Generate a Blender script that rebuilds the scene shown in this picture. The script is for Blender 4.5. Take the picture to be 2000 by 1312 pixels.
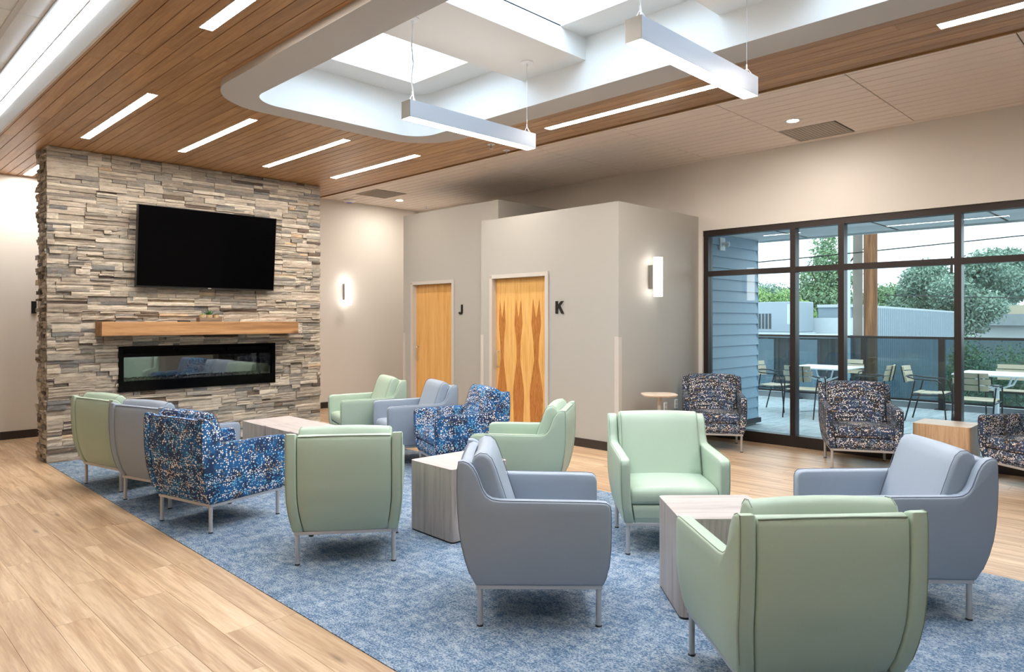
import bpy, bmesh, math, random
from math import sin, cos, pi, radians as R, sqrt, hypot
from mathutils import Vector, Matrix, noise
random.seed(7)
S = bpy.context.scene
for o in list(bpy.data.objects): bpy.data.objects.remove(o)
C = S.collection

# ------------------------------------------------------------------ camera
cd = bpy.data.cameras.new('camera'); cam = bpy.data.objects.new('camera', cd); C.objects.link(cam)
cam.location = (0, 0, 1.55); cam.rotation_euler = (R(90), 0, R(44.864 - 90))
cd.sensor_width = 36; cd.lens = 1371.5 / 2000 * 36; cd.shift_y = -31 / 2000; cd.clip_end = 500
S.camera = cam

# ------------------------------------------------------------------ world, daylight, exposure
SKY = 1.65            # overcast sky
LAMP = 50.0          # recessed strips
PEND = 32.0          # pendant diffusers
WARM = (1.0, 0.89, 0.78); NEUT = (1.0, 0.93, 0.85); DAY = (0.50, 0.74, 1.0)
SKYLIGHT_W = 18
w = bpy.data.worlds.new('overcast_sky'); S.world = w; w.use_nodes = True
bg = w.node_tree.nodes['Background']; bg.inputs[0].default_value = (0.86, 0.94, 1.0, 1); bg.inputs[1].default_value = SKY
S.view_settings.view_transform = 'Standard'; S.view_settings.look = 'None'
S.view_settings.gamma = 1.0; S.view_settings.use_curve_mapping = False
S.view_settings.exposure = 0.95
S.cycles.caustics_reflective = False; S.cycles.caustics_refractive = False; S.cycles.max_bounces = 7

def area(name, loc, rot, sx, sy, energy, color):
    l = bpy.data.lights.new(name, 'AREA'); l.shape = 'RECTANGLE'; l.size = sx; l.size_y = sy
    l.energy = energy; l.color = color
    o = bpy.data.objects.new(name, l); o.location = loc; o.rotation_euler = rot; C.objects.link(o); return o
SKYL = [(4.23, 5.37), (2.37, 3.53), (0.53, 1.67)]     # the three skylights, Y ranges
for a_, b_ in SKYL:
    area('skylight_daylight', (3.49, (a_ + b_) / 2, 4.108), (0, 0, 0), 1.22, b_ - a_ + .05, SKYLIGHT_W, DAY)

# ------------------------------------------------------------------ materials
MATS = {}
class NT:
    def __init__(s, name):
        s.m = bpy.data.materials.new(name); s.m.use_nodes = True; s.t = s.m.node_tree; s.n = s.t.nodes
        s.b = s.n['Principled BSDF']; s.out = s.n['Material Output']
    def new(s, typ, **kw):
        n = s.n.new(typ)
        for k, v in kw.items(): setattr(n, k, v)
        return n
    def l(s, a, b): s.t.links.new(a, b)
    def val(s, inp, v):
        if hasattr(v, 'is_linked') or hasattr(v, 'links'): s.l(v, inp)
        else: inp.default_value = v
    def math(s, op, a, b=None, c=None):
        n = s.new('ShaderNodeMath', operation=op); s.val(n.inputs[0], a)
        if b is not None: s.val(n.inputs[1], b)
        if c is not None: s.val(n.inputs[2], c)
        return n.outputs[0]
    def coord(s, kind='Object'): return s.new('ShaderNodeTexCoord').outputs[kind]
    def mapping(s, v, scale=(1, 1, 1), loc=(0, 0, 0), rot=(0, 0, 0)):
        n = s.new('ShaderNodeMapping'); s.l(v, n.inputs[0]); n.inputs['Scale'].default_value = scale
        n.inputs['Location'].default_value = loc; n.inputs['Rotation'].default_value = rot; return n.outputs[0]
    def noise(s, v, scale, detail=4, rough=.55, dist=0):
        n = s.new('ShaderNodeTexNoise'); s.l(v, n.inputs['Vector']); n.inputs['Scale'].default_value = scale
        n.inputs['Detail'].default_value = detail; n.inputs['Roughness'].default_value = rough
        n.inputs['Distortion'].default_value = dist; return n.outputs['Fac']
    def ramp(s, f, stops, interp='LINEAR'):
        n = s.new('ShaderNodeValToRGB'); s.l(f, n.inputs[0]); r = n.color_ramp; r.interpolation = interp
        while len(r.elements) < len(stops): r.elements.new(0.5)
        for e, (p, c) in zip(r.elements, stops):
            e.position = p; e.color = (c, c, c, 1) if not hasattr(c, '__len__') else (*c[:3], 1)
        return n.outputs[0]
    def mix(s, f, a, b, mode='MIX'):
        n = s.new('ShaderNodeMix', data_type='RGBA', blend_type=mode)
        s.val(n.inputs[0], f)
        for i, v in ((6, a), (7, b)):
            if hasattr(v, 'links'): s.l(v, n.inputs[i])
            else: n.inputs[i].default_value = (*v[:3], 1)
        return n.outputs[2]
    def bump(s, h, strength=.2, dist=.01):
        n = s.new('ShaderNodeBump'); s.l(h, n.inputs['Height']); n.inputs['Strength'].default_value = strength
        n.inputs['Distance'].default_value = dist; s.l(n.outputs[0], s.b.inputs['Normal'])
    def color(s, c):
        if hasattr(c, 'links'): s.l(c, s.b.inputs['Base Color'])
        else: s.b.inputs['Base Color'].default_value = (*c[:3], 1)
    def rnd(s, v, amount=37.0):
        """v shifted by the object's own random number, so alike pieces differ"""
        oi = s.new('ShaderNodeObjectInfo'); m = s.math('MULTIPLY', oi.outputs['Random'], amount)
        c = s.new('ShaderNodeCombineXYZ'); s.l(m, c.inputs[0]); s.l(m, c.inputs[1]); s.l(m, c.inputs[2])
        a = s.new('ShaderNodeVectorMath', operation='ADD'); s.l(v, a.inputs[0]); s.l(c.outputs[0], a.inputs[1])
        return a.outputs[0], oi.outputs['Random']
def srgb(r, g, b):
    f = lambda x: x / 12.92 if x <= .04045 else ((x + .055) / 1.055) ** 2.4
    return (f(r / 255), f(g / 255), f(b / 255))
def plain(name, col, rough=.5, metal=0, spec=.5, bump=0, bscale=200, var=0):
    t = NT(name); t.b.inputs['Roughness'].default_value = rough; t.b.inputs['Metallic'].default_value = metal
    t.b.inputs['Specular IOR Level'].default_value = spec
    if var:
        n = t.noise(t.coord(), 3.0, 3); t.color(t.mix(n, tuple(x * (1 - var) for x in col), tuple(min(1, x * (1 + var)) for x in col)))
    else: t.color(col)
    if bump: t.bump(t.noise(t.coord(), bscale, 3), bump, .002)
    MATS[name] = t.m; return t.m
def glow(name, col, strength):
    t = NT(name); t.b.inputs['Base Color'].default_value = (.9, .9, .9, 1)
    t.b.inputs['Emission Color'].default_value = (*col, 1); t.b.inputs['Emission Strength'].default_value = strength
    MATS[name] = t.m; return t.m
def wood(name, c1, c2, c3, axis='Y', rough=.4, tint=.25, gs=1.0, knots=False, coat=0):
    t = NT(name); v, rn = t.rnd(t.coord())
    sc = {'X': (1.2, 22, 22), 'Y': (22, 1.2, 22), 'Z': (22, 22, 1.2)}[axis]; sc = tuple(x * gs for x in sc)
    m = t.mapping(v, sc); n1 = t.noise(m, 1.0, 6, .6, .6)
    m2 = t.mapping(v, tuple(x * 5 for x in sc)); n2 = t.noise(m2, 1.0, 3, .6)
    f = t.math('ADD', t.math('MULTIPLY', n1, .66), t.math('MULTIPLY', n2, .34))
    col = t.ramp(f, [(.34, c3), (.5, c1), (.64, c2)])
    if knots:
        sk = {'X': (.5, 2.2, 1), 'Y': (2.2, .5, 1), 'Z': (2, 2, .5)}[axis]
        vo = t.new('ShaderNodeTexVoronoi'); t.l(t.mapping(v, tuple(x * 1.3 for x in sk)), vo.inputs['Vector']); vo.inputs['Scale'].default_value = 1.6
        big = t.noise(t.mapping(v, tuple(x * .30 for x in sc)), 1.0, 5, .65, 2.2)
        col = t.mix(t.ramp(big, [(.46, 0.0), (.60, .65)]), col, c3)
        col = t.mix(t.ramp(vo.outputs['Distance'], [(.02, .85), (.10, 0.0)]), col, tuple(x * .55 for x in c3))
    br = t.math('ADD', t.math('MULTIPLY', rn, tint), 1 - tint / 2)
    mm = t.new('ShaderNodeMix', data_type='RGBA', blend_type='MULTIPLY'); mm.inputs[0].default_value = 1
    t.l(col, mm.inputs[6]); cb = t.new('ShaderNodeCombineColor'); [t.l(br, cb.inputs[i]) for i in range(3)]; t.l(cb.outputs[0], mm.inputs[7])
    t.color(mm.outputs[2]); t.b.inputs['Roughness'].default_value = rough
    t.bump(f, .08, .004)
    if coat: t.b.inputs['Coat Weight'].default_value = coat; t.b.inputs['Coat Roughness'].default_value = .25
    MATS[name] = t.m; return t.m

plain('wall_light', srgb(224, 220, 214), .55, bump=.10, bscale=260)
plain('wall_grey', srgb(173, 172, 167), .45, bump=.12, bscale=260)
plain('white_paint', srgb(232, 230, 226), .55)
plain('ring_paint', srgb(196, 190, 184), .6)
plain('ceiling_tile', srgb(240, 244, 247), .85, bump=.35, bscale=420)
plain('grid_bar', srgb(205, 205, 205), .4)
plain('slat_white', srgb(240, 228, 219), .5)
plain('slot_dark', srgb(90, 78, 70), .8)
plain('vent_grey', srgb(176, 166, 156), .6)
plain('dark_plenum', srgb(60, 45, 34), .9)
plain('baseboard', srgb(52, 46, 42), .45)
plain('frame_grey', srgb(196, 192, 186), .4)
plain('bronze', srgb(52, 44, 42), .35, .35)
plain('steel', srgb(205, 206, 208), .33, .75)
plain('chair_metal', srgb(190, 190, 192), .38, .55)
plain('black_plastic', srgb(18, 18, 19), .35)
plain('black_gloss', srgb(4, 4, 5), .12, spec=.08)
plain('black_matte', srgb(14, 14, 15), .5)
plain('white_plastic', srgb(235, 235, 235), .35)
plain('alu_pendant', srgb(176, 181, 190), .32, .35)
plain('alu_cap', srgb(140, 138, 135), .4, .5)
plain('blue_led', srgb(70, 80, 235), .3)
plain('off_white_outdoor', srgb(225, 232, 236), .5)
plain('dark_metal', srgb(46, 46, 50), .4, .5)
plain('concrete_kerb', srgb(205, 212, 216), .8, var=.1)
plain('siding', srgb(140, 166, 186), .55, bump=.1, bscale=60)
plain('soffit_blue', srgb(240, 243, 244), .6)
plain('roof_grey', srgb(190, 200, 206), .7, var=.15)
plain('corrugated_dark', srgb(60, 70, 74), .6, var=.1)
plain('corrugated_light', srgb(150, 166, 178), .5, var=.06)
plain('hvac', srgb(150, 162, 172), .5)
plain('asphalt', srgb(96, 100, 102), .9, var=.2)
plain('pole_grey', srgb(120, 112, 104), .9, bump=.6, bscale=30, var=.2)
plain('pole_white', srgb(210, 216, 222), .5)
plain('bark', srgb(70, 58, 48), .9)
plain('seat_cream', srgb(196, 184, 160), .6)
plain('succulent_green', srgb(52, 92, 44), .5); plain('succulent_lime', srgb(140, 170, 40), .5); plain('moss_green', srgb(66, 88, 34), .7)
plain('soil_pot', srgb(190, 160, 122), .8, var=.25)
plain('pebble', srgb(150, 138, 118), .5, var=.3)
plain('inner_black', srgb(4, 4, 5), .7, spec=.05)
glow('lamp_strip', NEUT, LAMP); glow('lamp_pendant', NEUT, PEND); glow('lamp_up', NEUT, 3.0)
glow('lamp_down', WARM, 380.0); glow('lamp_cove', (.76, .89, 1.0), 42.0); glow('lamp_sconce', (1.0, .93, .84), 3.2); glow('lamp_aisle_fill', (1.0, .96, .92), 95.0)
wood('ceiling_oak', srgb(174, 130, 84), srgb(190, 146, 100), srgb(150, 108, 66), 'Y', .38, .30, 1.0)
wood('floor_vinyl', srgb(200, 171, 138), srgb(213, 189, 160), srgb(160, 126, 94), 'Y', .38, .12, .8, knots=True)
wood('mantel_oak', srgb(168, 124, 80), srgb(182, 140, 96), srgb(126, 88, 54), 'X', .6, .0, .6, knots=True)
wood('laminate_grey', srgb(170, 161, 156), srgb(184, 176, 172), srgb(144, 135, 129), 'Z', .4, .0, 1.2)
wood('laminate_top', srgb(178, 171, 169), srgb(190, 184, 182), srgb(158, 150, 146), 'Y', .4, .0, 1.0)
wood('laminate_oak', srgb(196, 164, 130), srgb(212, 184, 152), srgb(172, 138, 104), 'Z', .45, .0, 1.2)
wood('laminate_oak_top', srgb(214, 196, 178), srgb(226, 210, 194), srgb(196, 176, 156), 'Y', .45, .0, 1.0)
wood('table_birch', srgb(216, 200, 182), srgb(226, 212, 196), srgb(196, 178, 158), 'X', .45, .0, .8)
wood('planter_wood', srgb(118, 100, 82), srgb(138, 118, 98), srgb(90, 74, 60), 'X', .8, .0, 2)
wood('pole_brown', srgb(122, 82, 54), srgb(160, 114, 78), srgb(78, 52, 36), 'Z', .9, .0, .5)
wood('door_maple', srgb(216, 168, 100), srgb(226, 182, 116), srgb(196, 140, 72), 'Z', .35, .0, .5)

def door_flame():
    t = NT('door_flame'); co = t.coord(); sx = t.new('ShaderNodeSeparateXYZ'); t.l(co, sx.inputs[0])
    wv = t.noise(t.mapping(co, (1, 14, 1.2)), 2.0, 4, .6, .5)
    base = t.ramp(wv, [(.3, srgb(206, 152, 82)), (.5, srgb(220, 174, 104)), (.7, srgb(228, 186, 120))])
    rings = t.noise(t.mapping(co, (1, 26, 3.0)), 2.0, 4, .6, 1.6)
    dark = t.ramp(rings, [(.35, srgb(158, 98, 44)), (.55, srgb(182, 122, 62)), (.7, srgb(194, 136, 74))])
    jag = t.math('MULTIPLY', t.math('SUBTRACT', t.noise(t.mapping(co, (1, 40, 12)), 1.5, 3), .5), .03)
    zz = t.math('DIVIDE', t.math('ADD', sx.outputs[2], t.math('MULTIPLY', jag, 1.2)), 2.2)
    tot = None
    for yc, ws in ((.375, .85), (.06, .95), (-.265, 1.1)):
        k = lambda z: z / 2.2
        w_out = t.ramp(zz, [(k(0), .42), (k(.5), .54), (k(.62), .53), (k(1.02), .17), (k(1.25), .22), (k(1.50), .40), (k(1.62), .36), (k(1.83), .26)], 'LINEAR')
        w_in = t.ramp(zz, [(k(1.58), 0.0), (k(1.64), .08), (k(1.84), .26)], 'LINEAR')
        d = t.math('ABSOLUTE', t.math('SUBTRACT', sx.outputs[1], yc))
        ins = t.math('MULTIPLY', t.math('LESS_THAN', d, t.math('MULTIPLY', w_out, .2 * ws)), t.math('GREATER_THAN', d, t.math('SUBTRACT', t.math('MULTIPLY', w_in, .2 * ws), .0005)))
        ins = t.math('MULTIPLY', ins, t.math('LESS_THAN', zz, k(1.84)))
        tot = ins if tot is None else t.math('MAXIMUM', tot, ins)
    t.color(t.mix(tot, base, dark)); t.b.inputs['Roughness'].default_value = .35; MATS['door_flame'] = t.m
door_flame()

def vinyl(name, col):
    t = NT(name); co = t.coord(); n = t.noise(co, 900, 2)
    t.color(t.mix(t.ramp(n, [(.35, 0.0), (.65, 1.0)]), tuple(x * .93 for x in col), tuple(min(1, x * 1.05) for x in col)))
    t.b.inputs['Roughness'].default_value = .42; t.b.inputs['Specular IOR Level'].default_value = .35
    big = t.noise(co, 6, 2); t.bump(t.math('ADD', t.math('MULTIPLY', n, .03), big), .10, .012); MATS[name] = t.m
vinyl('vinyl_green', srgb(168, 187, 170)); vinyl('vinyl_grey', srgb(148, 160, 175))
plain('piping_green', srgb(128, 142, 124), .6); plain('piping_grey', srgb(96, 104, 120), .6); plain('piping_dark', srgb(40, 44, 58), .6)

def dots(name, base, alt, cool, warmc):
    t = NT(name); co = t.coord()
    vo = t.new('ShaderNodeTexVoronoi'); t.l(co, vo.inputs['Vector']); vo.inputs['Scale'].default_value = 64; vo.inputs['Randomness'].default_value = .65
    patch = t.noise(co, 10.0, 3, .6); patch2 = t.noise(t.mapping(co, loc=(5, 3, 1)), 12.0, 3, .6); patch3 = t.noise(t.mapping(co, loc=(1, 9, 4)), 13.0, 3, .6)
    ground = t.mix(t.ramp(patch, [(.44, 0.0), (.58, 1.0)]), base, alt)
    dotc = t.mix(t.ramp(patch2, [(.50, 0.0), (.56, 1.0)]), srgb(236, 232, 228), cool)
    dotc = t.mix(t.ramp(patch3, [(.58, 0.0), (.62, 1.0)]), dotc, warmc)
    sep = t.new('ShaderNodeSeparateColor'); t.l(vo.outputs['Color'], sep.inputs[0])
    size = t.math('ADD', t.math('MULTIPLY', sep.outputs[0], .14), .315)
    hit = t.math('LESS_THAN', vo.outputs['Distance'], size)
    hit = t.math('MULTIPLY', hit, t.math('GREATER_THAN', sep.outputs[1], .04))
    t.color(t.mix(hit, ground, dotc)); t.b.inputs['Roughness'].default_value = .8; MATS[name] = t.m
dots('dots_skylit', srgb(24, 46, 84), srgb(22, 92, 148), srgb(110, 186, 222), srgb(160, 136, 92))  # dotted fabric with the skylight's blue put into its colours
dots('dots_dim', srgb(40, 42, 52), srgb(46, 64, 96), srgb(128, 156, 172), srgb(150, 124, 86))  # same fabric as under another light: darker, without the painted skylight blue

def carpet_mat():
    t = NT('carpet_weave'); co = t.coord()
    blk = t.new('ShaderNodeTexBrick'); t.l(t.mapping(co, (2.0, 1.0, 1)), blk.inputs['Vector'])
    fine = t.noise(t.mapping(co, (150, 70, 1)), 1.0, 3, .75); fine2 = t.noise(t.mapping(co, (420, 420, 1)), 1.0, 2, .7)
    mid = t.noise(t.mapping(co, (26, 9, 1)), 1.0, 7, .8, .3); mid2 = t.noise(t.mapping(co, (5, 12, 1), loc=(4, 2, 0)), 1.0, 5, .75)
    f = t.math('ADD', t.math('MULTIPLY', mid, .36), t.math('ADD', t.math('MULTIPLY', fine, .54), t.math('MULTIPLY', mid2, .20)))
    f = t.math('ADD', f, t.math('MULTIPLY', t.math('SUBTRACT', fine2, .5), .45))
    t.color(t.ramp(f, [(.45, srgb(60, 86, 114)), (.535, srgb(86, 116, 146)), (.60, srgb(170, 180, 191))]))
    t.b.inputs['Roughness'].default_value = .95; t.b.inputs['Specular IOR Level'].default_value = .1
    t.bump(t.math('ADD', fine2, fine), .35, .004); MATS['carpet_weave'] = t.m
carpet_mat()

def stone_mat():
    t = NT('ledge_stone'); at = t.new('ShaderNodeAttribute', attribute_name='Col'); co = t.coord()
    n = t.noise(t.mapping(co, (9, 9, 34)), 1.0, 6, .65, .4); n2 = t.noise(co, 60, 4, .6)
    v = t.ramp(n, [(.28, .62), (.5, .98), (.72, 1.2)])
    col = t.mix(1.0, at.outputs['Color'], v, 'MULTIPLY')
    col = t.mix(t.ramp(t.noise(t.mapping(co, loc=(3, 1, 7)), 14, 3), [(.60, 0.0), (.74, .22)]), col, srgb(196, 158, 116))
    t.color(col); t.b.inputs['Roughness'].default_value = .85
    t.bump(t.math('ADD', n, t.math('MULTIPLY', n2, .5)), .7, .012); MATS['ledge_stone'] = t.m
stone_mat()

def paver_mat():
    t = NT('paver'); v, rn = t.rnd(t.coord()); n = t.noise(t.mapping(v, (3, 14, 1)), 1.0, 5, .6)
    col = t.ramp(n, [(.3, srgb(150, 162, 168)), (.6, srgb(182, 192, 197)), (.8, srgb(196, 205, 209))])
    t.color(col); t.b.inputs['Roughness'].default_value = .7; MATS['paver'] = t.m
paver_mat()

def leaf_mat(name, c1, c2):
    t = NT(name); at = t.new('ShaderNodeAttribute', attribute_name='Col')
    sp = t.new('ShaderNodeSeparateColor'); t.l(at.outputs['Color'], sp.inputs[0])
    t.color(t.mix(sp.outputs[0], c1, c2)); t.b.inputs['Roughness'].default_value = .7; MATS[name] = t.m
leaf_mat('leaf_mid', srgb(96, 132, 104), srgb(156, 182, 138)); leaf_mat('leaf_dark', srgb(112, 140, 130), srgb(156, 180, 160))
leaf_mat('leaf_bright', srgb(112, 152, 98), srgb(176, 202, 134)); leaf_mat('leaf_haze', srgb(150, 184, 178), srgb(190, 214, 204))  # last one: distance haze put into the leaf colours

def glass(name, tint, ior=1.45, boost=1.0):
    t = NT(name); tr = t.new('ShaderNodeBsdfTransparent'); tr.inputs[0].default_value = (*tint, 1)
    gl = t.new('ShaderNodeBsdfGlossy'); gl.inputs['Roughness'].default_value = 0.0
    fr = t.new('ShaderNodeFresnel'); fr.inputs[0].default_value = ior
    mx = t.new('ShaderNodeMixShader'); t.l(t.math('MULTIPLY', fr.outputs[0], boost), mx.inputs[0])
    t.l(tr.outputs[0], mx.inputs[1]); t.l(gl.outputs[0], mx.inputs[2]); t.l(mx.outputs[0], t.out.inputs[0]); MATS[name] = t.m
glass('window_glass', (.84, .92, .93), 1.5, 1.0); glass('guard_glass', (.48, .57, .60), 1.5, 1.0); glass('insert_glass', (.75, .77, .78), 1.5, 1.0)
def mirror(name, col):
    t = NT(name); gl = t.new('ShaderNodeBsdfGlossy'); gl.inputs['Roughness'].default_value = .02; gl.inputs[0].default_value = (*col, 1)
    t.l(gl.outputs[0], t.out.inputs[0]); MATS[name] = t.m
mirror('insert_mirror', (.62, .62, .60))
def skyglaze():
    t = NT('skylight_acrylic'); tr = t.new('ShaderNodeBsdfTranslucent'); tr.inputs[0].default_value = (.95, .97, 1, 1)
    tp = t.new('ShaderNodeBsdfTransparent'); mx = t.new('ShaderNodeMixShader'); mx.inputs[0].default_value = .5
    t.l(tr.outputs[0], mx.inputs[1]); t.l(tp.outputs[0], mx.inputs[2]); t.l(mx.outputs[0], t.out.inputs[0]); MATS['skylight_acrylic'] = t.m
skyglaze()

# ------------------------------------------------------------------ builders
class MB:
    def __init__(s): s.v = []; s.f = []; s.sm = False
    def box(s, x0, x1, y0, y1, z0, z1):
        b = len(s.v)
        s.v += [(x0, y0, z0), (x1, y0, z0), (x1, y1, z0), (x0, y1, z0), (x0, y0, z1), (x1, y0, z1), (x1, y1, z1), (x0, y1, z1)]
        s.f += [tuple(b + i for i in q) for q in ((0, 3, 2, 1), (4, 5, 6, 7), (0, 1, 5, 4), (1, 2, 6, 5), (2, 3, 7, 6), (3, 0, 4, 7))]; return s
    def tube(s, path, r, n=10, caps=True):
        P = [Vector(p) for p in path]; rings = []; up = Vector((0, 0, 1)); rr = r if hasattr(r, '__len__') else [r] * len(P)
        for i, p in enumerate(P):
            d = (P[min(i + 1, len(P) - 1)] - P[max(i - 1, 0)]).normalized()
            a = d.cross(up) if abs(d.dot(up)) < .95 else d.cross(Vector((1, 0, 0))); a.normalize(); c = d.cross(a)
            b = len(s.v); s.v += [tuple(p + (a * cos(2 * pi * k / n) + c * sin(2 * pi * k / n)) * rr[i]) for k in range(n)]; rings.append(b)
        for b0, b1 in zip(rings, rings[1:]):
            s.f += [(b0 + k, b0 + (k + 1) % n, b1 + (k + 1) % n, b1 + k) for k in range(n)]
        if caps: s.f += [tuple(rings[0] + k for k in reversed(range(n))), tuple(rings[-1] + k for k in range(n))]
        return s
    def prism(s, pts, off, axis=0):
        """polygon pts (3-D), swept by vector off"""
        n = len(pts); b = len(s.v); o = Vector(off)
        s.v += [tuple(p) for p in pts] + [tuple(Vector(p) + o) for p in pts]
        s.f += [tuple(b + i for i in reversed(range(n))), tuple(b + n + i for i in range(n))]
        s.f += [(b + i, b + (i + 1) % n, b + n + (i + 1) % n, b + n + i) for i in range(n)]; return s
    def lathe(s, prof, n=20, c=(0, 0, 0)):
        b = len(s.v); m = len(prof)
        for k in range(n):
            a = 2 * pi * k / n; s.v += [(c[0] + r * cos(a), c[1] + r * sin(a), c[2] + z) for r, z in prof]
        for k in range(n):
            b0 = b + k * m; b1 = b + ((k + 1) % n) * m
            s.f += [(b0 + i, b1 + i, b1 + i + 1, b0 + i + 1) for i in range(m - 1)]
        return s
    def mesh(s, name, mat=None, smooth=False):
        me = bpy.data.meshes.new(name); me.from_pydata(s.v, [], s.f); me.update()
        bm = bmesh.new(); bm.from_mesh(me); bmesh.ops.recalc_face_normals(bm, faces=bm.faces); bm.to_mesh(me); bm.free()
        if smooth:
            me.shade_smooth()
            me.set_sharp_from_angle(angle=R(40))
        if mat: me.materials.append(MATS[mat])
        return me
    def build(s, name, mat=None, parent=None, smooth=False, loc=None):
        return link(name, s.mesh(name, mat, smooth), parent, loc)
def link(name, me, parent=None, loc=None):
    o = bpy.data.objects.new(name, me); C.objects.link(o)
    if loc is not None: o.location = loc
    if parent is not None: o.parent = parent
    return o
def tag(o, label=None, cat=None, group=None, kind=None):
    for k, v in (('label', label), ('category', cat), ('group', group), ('kind', kind)):
        if v: o[k] = v
    return o
def thing(name, label, cat, loc=(0, 0, 0), rz=0, group=None):
    o = bpy.data.objects.new(name, None); o.empty_display_size = .1; C.objects.link(o); o.location = loc; o.rotation_euler = (0, 0, rz)
    return tag(o, label, cat, group)
def struct(name, mb, mat, parent=None, label=None, smooth=False):
    o = mb.build(name, mat, parent, smooth)
    if parent is None: o['kind'] = 'structure'
    if label: o['label'] = label
    return o
def copy_tree(o, parent=None):
    c = o.copy(); C.objects.link(c); c.parent = parent
    for ch in o.children: copy_tree(ch, c)
    return c
def bx(*a): return MB().box(*a)
def bevel_mesh(me, w=.004, seg=2):
    bm = bmesh.new(); bm.from_mesh(me)
    bmesh.ops.bevel(bm, geom=list(bm.edges), offset=w, segments=seg, affect='EDGES', profile=.5); bm.to_mesh(me); bm.free()
    return me

# ================================================================== THE ROOM
XL, XR, YN, YB = -3.6, 8.51, -4.2, 11.08
ZW, ZC = 3.44, 3.69
# ---- floor: slab with vinyl planks and the inlaid carpet
floor = struct('floor', bx(XL, XR + .12, YN, YB, -.06, -.004), 'dark_plenum', label='light oak vinyl plank floor around the carpet')
PW, PL = .19, 1.22
plank_me = bevel_mesh(bx(-PW / 2 + .0006, PW / 2 - .0006, -PL / 2 + .0006, PL / 2 - .0006, -.004, 0).mesh('floor_plank', 'floor_vinyl'), .0006, 1)
def floor_zone(x0, x1, y0, y1, stuff=False):
    n = int(math.ceil((x1 - x0) / PW - 1e-6))
    for i in range(n):
        w_ = min(PW, x1 - x0 - i * PW)
        if w_ < .02: continue
        y = y0 - random.random() * PL
        while y < y1:
            a, b = max(y, y0), min(y + PL, y1)
            if b - a > .03:
                if w_ > PW - .001 and b - a > PL - .001:
                    link('floor_plank', plank_me, floor, (x0 + i * PW + PW / 2, (a + b) / 2, 0))
                else:
                    m2 = bx(-w_ / 2 + .0006, w_ / 2 - .0006, -(b - a) / 2 + .0006, (b - a) / 2 - .0006, -.004, 0).mesh('floor_plank', 'floor_vinyl')
                    link('floor_plank', bevel_mesh(m2, .0006, 1), floor, (x0 + i * PW + w_ / 2, (a + b) / 2, 0))
            y += PL
CX0, CX1, CY1 = 1.835, 5.085, 8.885
floor_zone(-.445, CX0, 1.1, YB)                 # left aisle
floor_zone(CX1, XR, -.75, YB)                    # right aisle, up to the window wall
rest = MB(); rest.box(CX0, CX1, 9.0, YB, -.004, 0); rest.box(XL, -.447, YN, YB, -.004, 0); rest.box(-.447, CX0, YN, 1.098, -.004, 0); rest.box(CX1, XR, YN, -.752, -.004, 0)
tag(rest.build('floor_plank', 'floor_vinyl', floor), kind='stuff')
carpet = struct('carpet', bx(CX0, CX1, YN, CY1, -.004, .004), 'carpet_weave'); del carpet['kind']
tag(carpet, 'flecked blue and grey carpet inlaid in the wood floor under the seating', 'carpet')

# ---- outer walls
wb = struct('wall_back', bx(XL, XR + .12, YB, YB + .12, 0, 4.6), 'wall_light', label='pale grey painted wall behind the fireplace')
struct('wall_left', bx(XL - .12, XL, YN, YB, 0, 4.6), 'wall_light')
struct('wall_near', bx(XL, XR, YN - .12, YN, 0, 4.6), 'wall_light')
WY0, WY1, WZ1 = -2.85, 4.85, 2.75              # window opening
wr = MB(); wr.box(XR, XR + .16, YN, WY0, 0, 4.6); wr.box(XR, XR + .16, WY1, YB, 0, 4.6); wr.box(XR, XR + .16, WY0, WY1, WZ1, 4.6)
struct('wall_right', wr, 'wall_light', label='warm white wall above the storefront window')
# ---- rooms K and J (lower boxes standing in the room)
def room(name, x, y0, y1, z1, d0, d1, dz, label):
    m = MB(); t_ = .12
    e_ = .04; m.box(x, x + t_, y0, d0 - e_, 0, z1); m.box(x, x + t_, d1 + e_, y1, 0, z1); m.box(x, x + t_, d0 - e_, d1 + e_, dz + e_, z1)
    m.box(x + t_, XR, y0, y0 + t_, 0, z1); m.box(x + t_, XR, y1 - t_, y1, 0, z1)
    m.box(x + t_, XR, y0 + t_, y1 - t_, z1 - .1, z1 - .02)
    m.box(x + t_ + .5, x + t_ + .55, d0 - .1, d1 + .1, 0, dz + .1)
    return struct(name, m, 'wall_grey', label=label)
room('wall_room_near', 6.70, 4.91, 7.28, 2.943, 6.055, 7.04, 2.12, 'grey wall of the nearer room box with the letter K')
room('wall_room_far', 7.04, 7.285, 9.567, 3.29, 8.305, 9.29, 2.125, 'grey wall of the farther room box with the letter J')
# ---- baseboards
bb = MB(); bb.box(XL, XR, YB - .012, YB, 0, .105); struct('baseboard_back', bb, 'baseboard')
bb = MB(); bb.box(6.688, 6.70, 4.898, 6.0, 0, .105); bb.box(6.688, XR, 4.898, 4.91, 0, .105); bb.box(6.688, 6.70, 7.1, 7.28, 0, .105); struct('baseboard_room_near', bb, 'baseboard')
bb = MB(); bb.box(7.028, 7.04, 7.285, 8.24, 0, .105); bb.box(7.028, 7.04, 9.36, 9.567, 0, .105); bb.box(7.028, XR, 9.567, 9.579, 0, .105); struct('baseboard_room_far', bb, 'baseboard')
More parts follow.
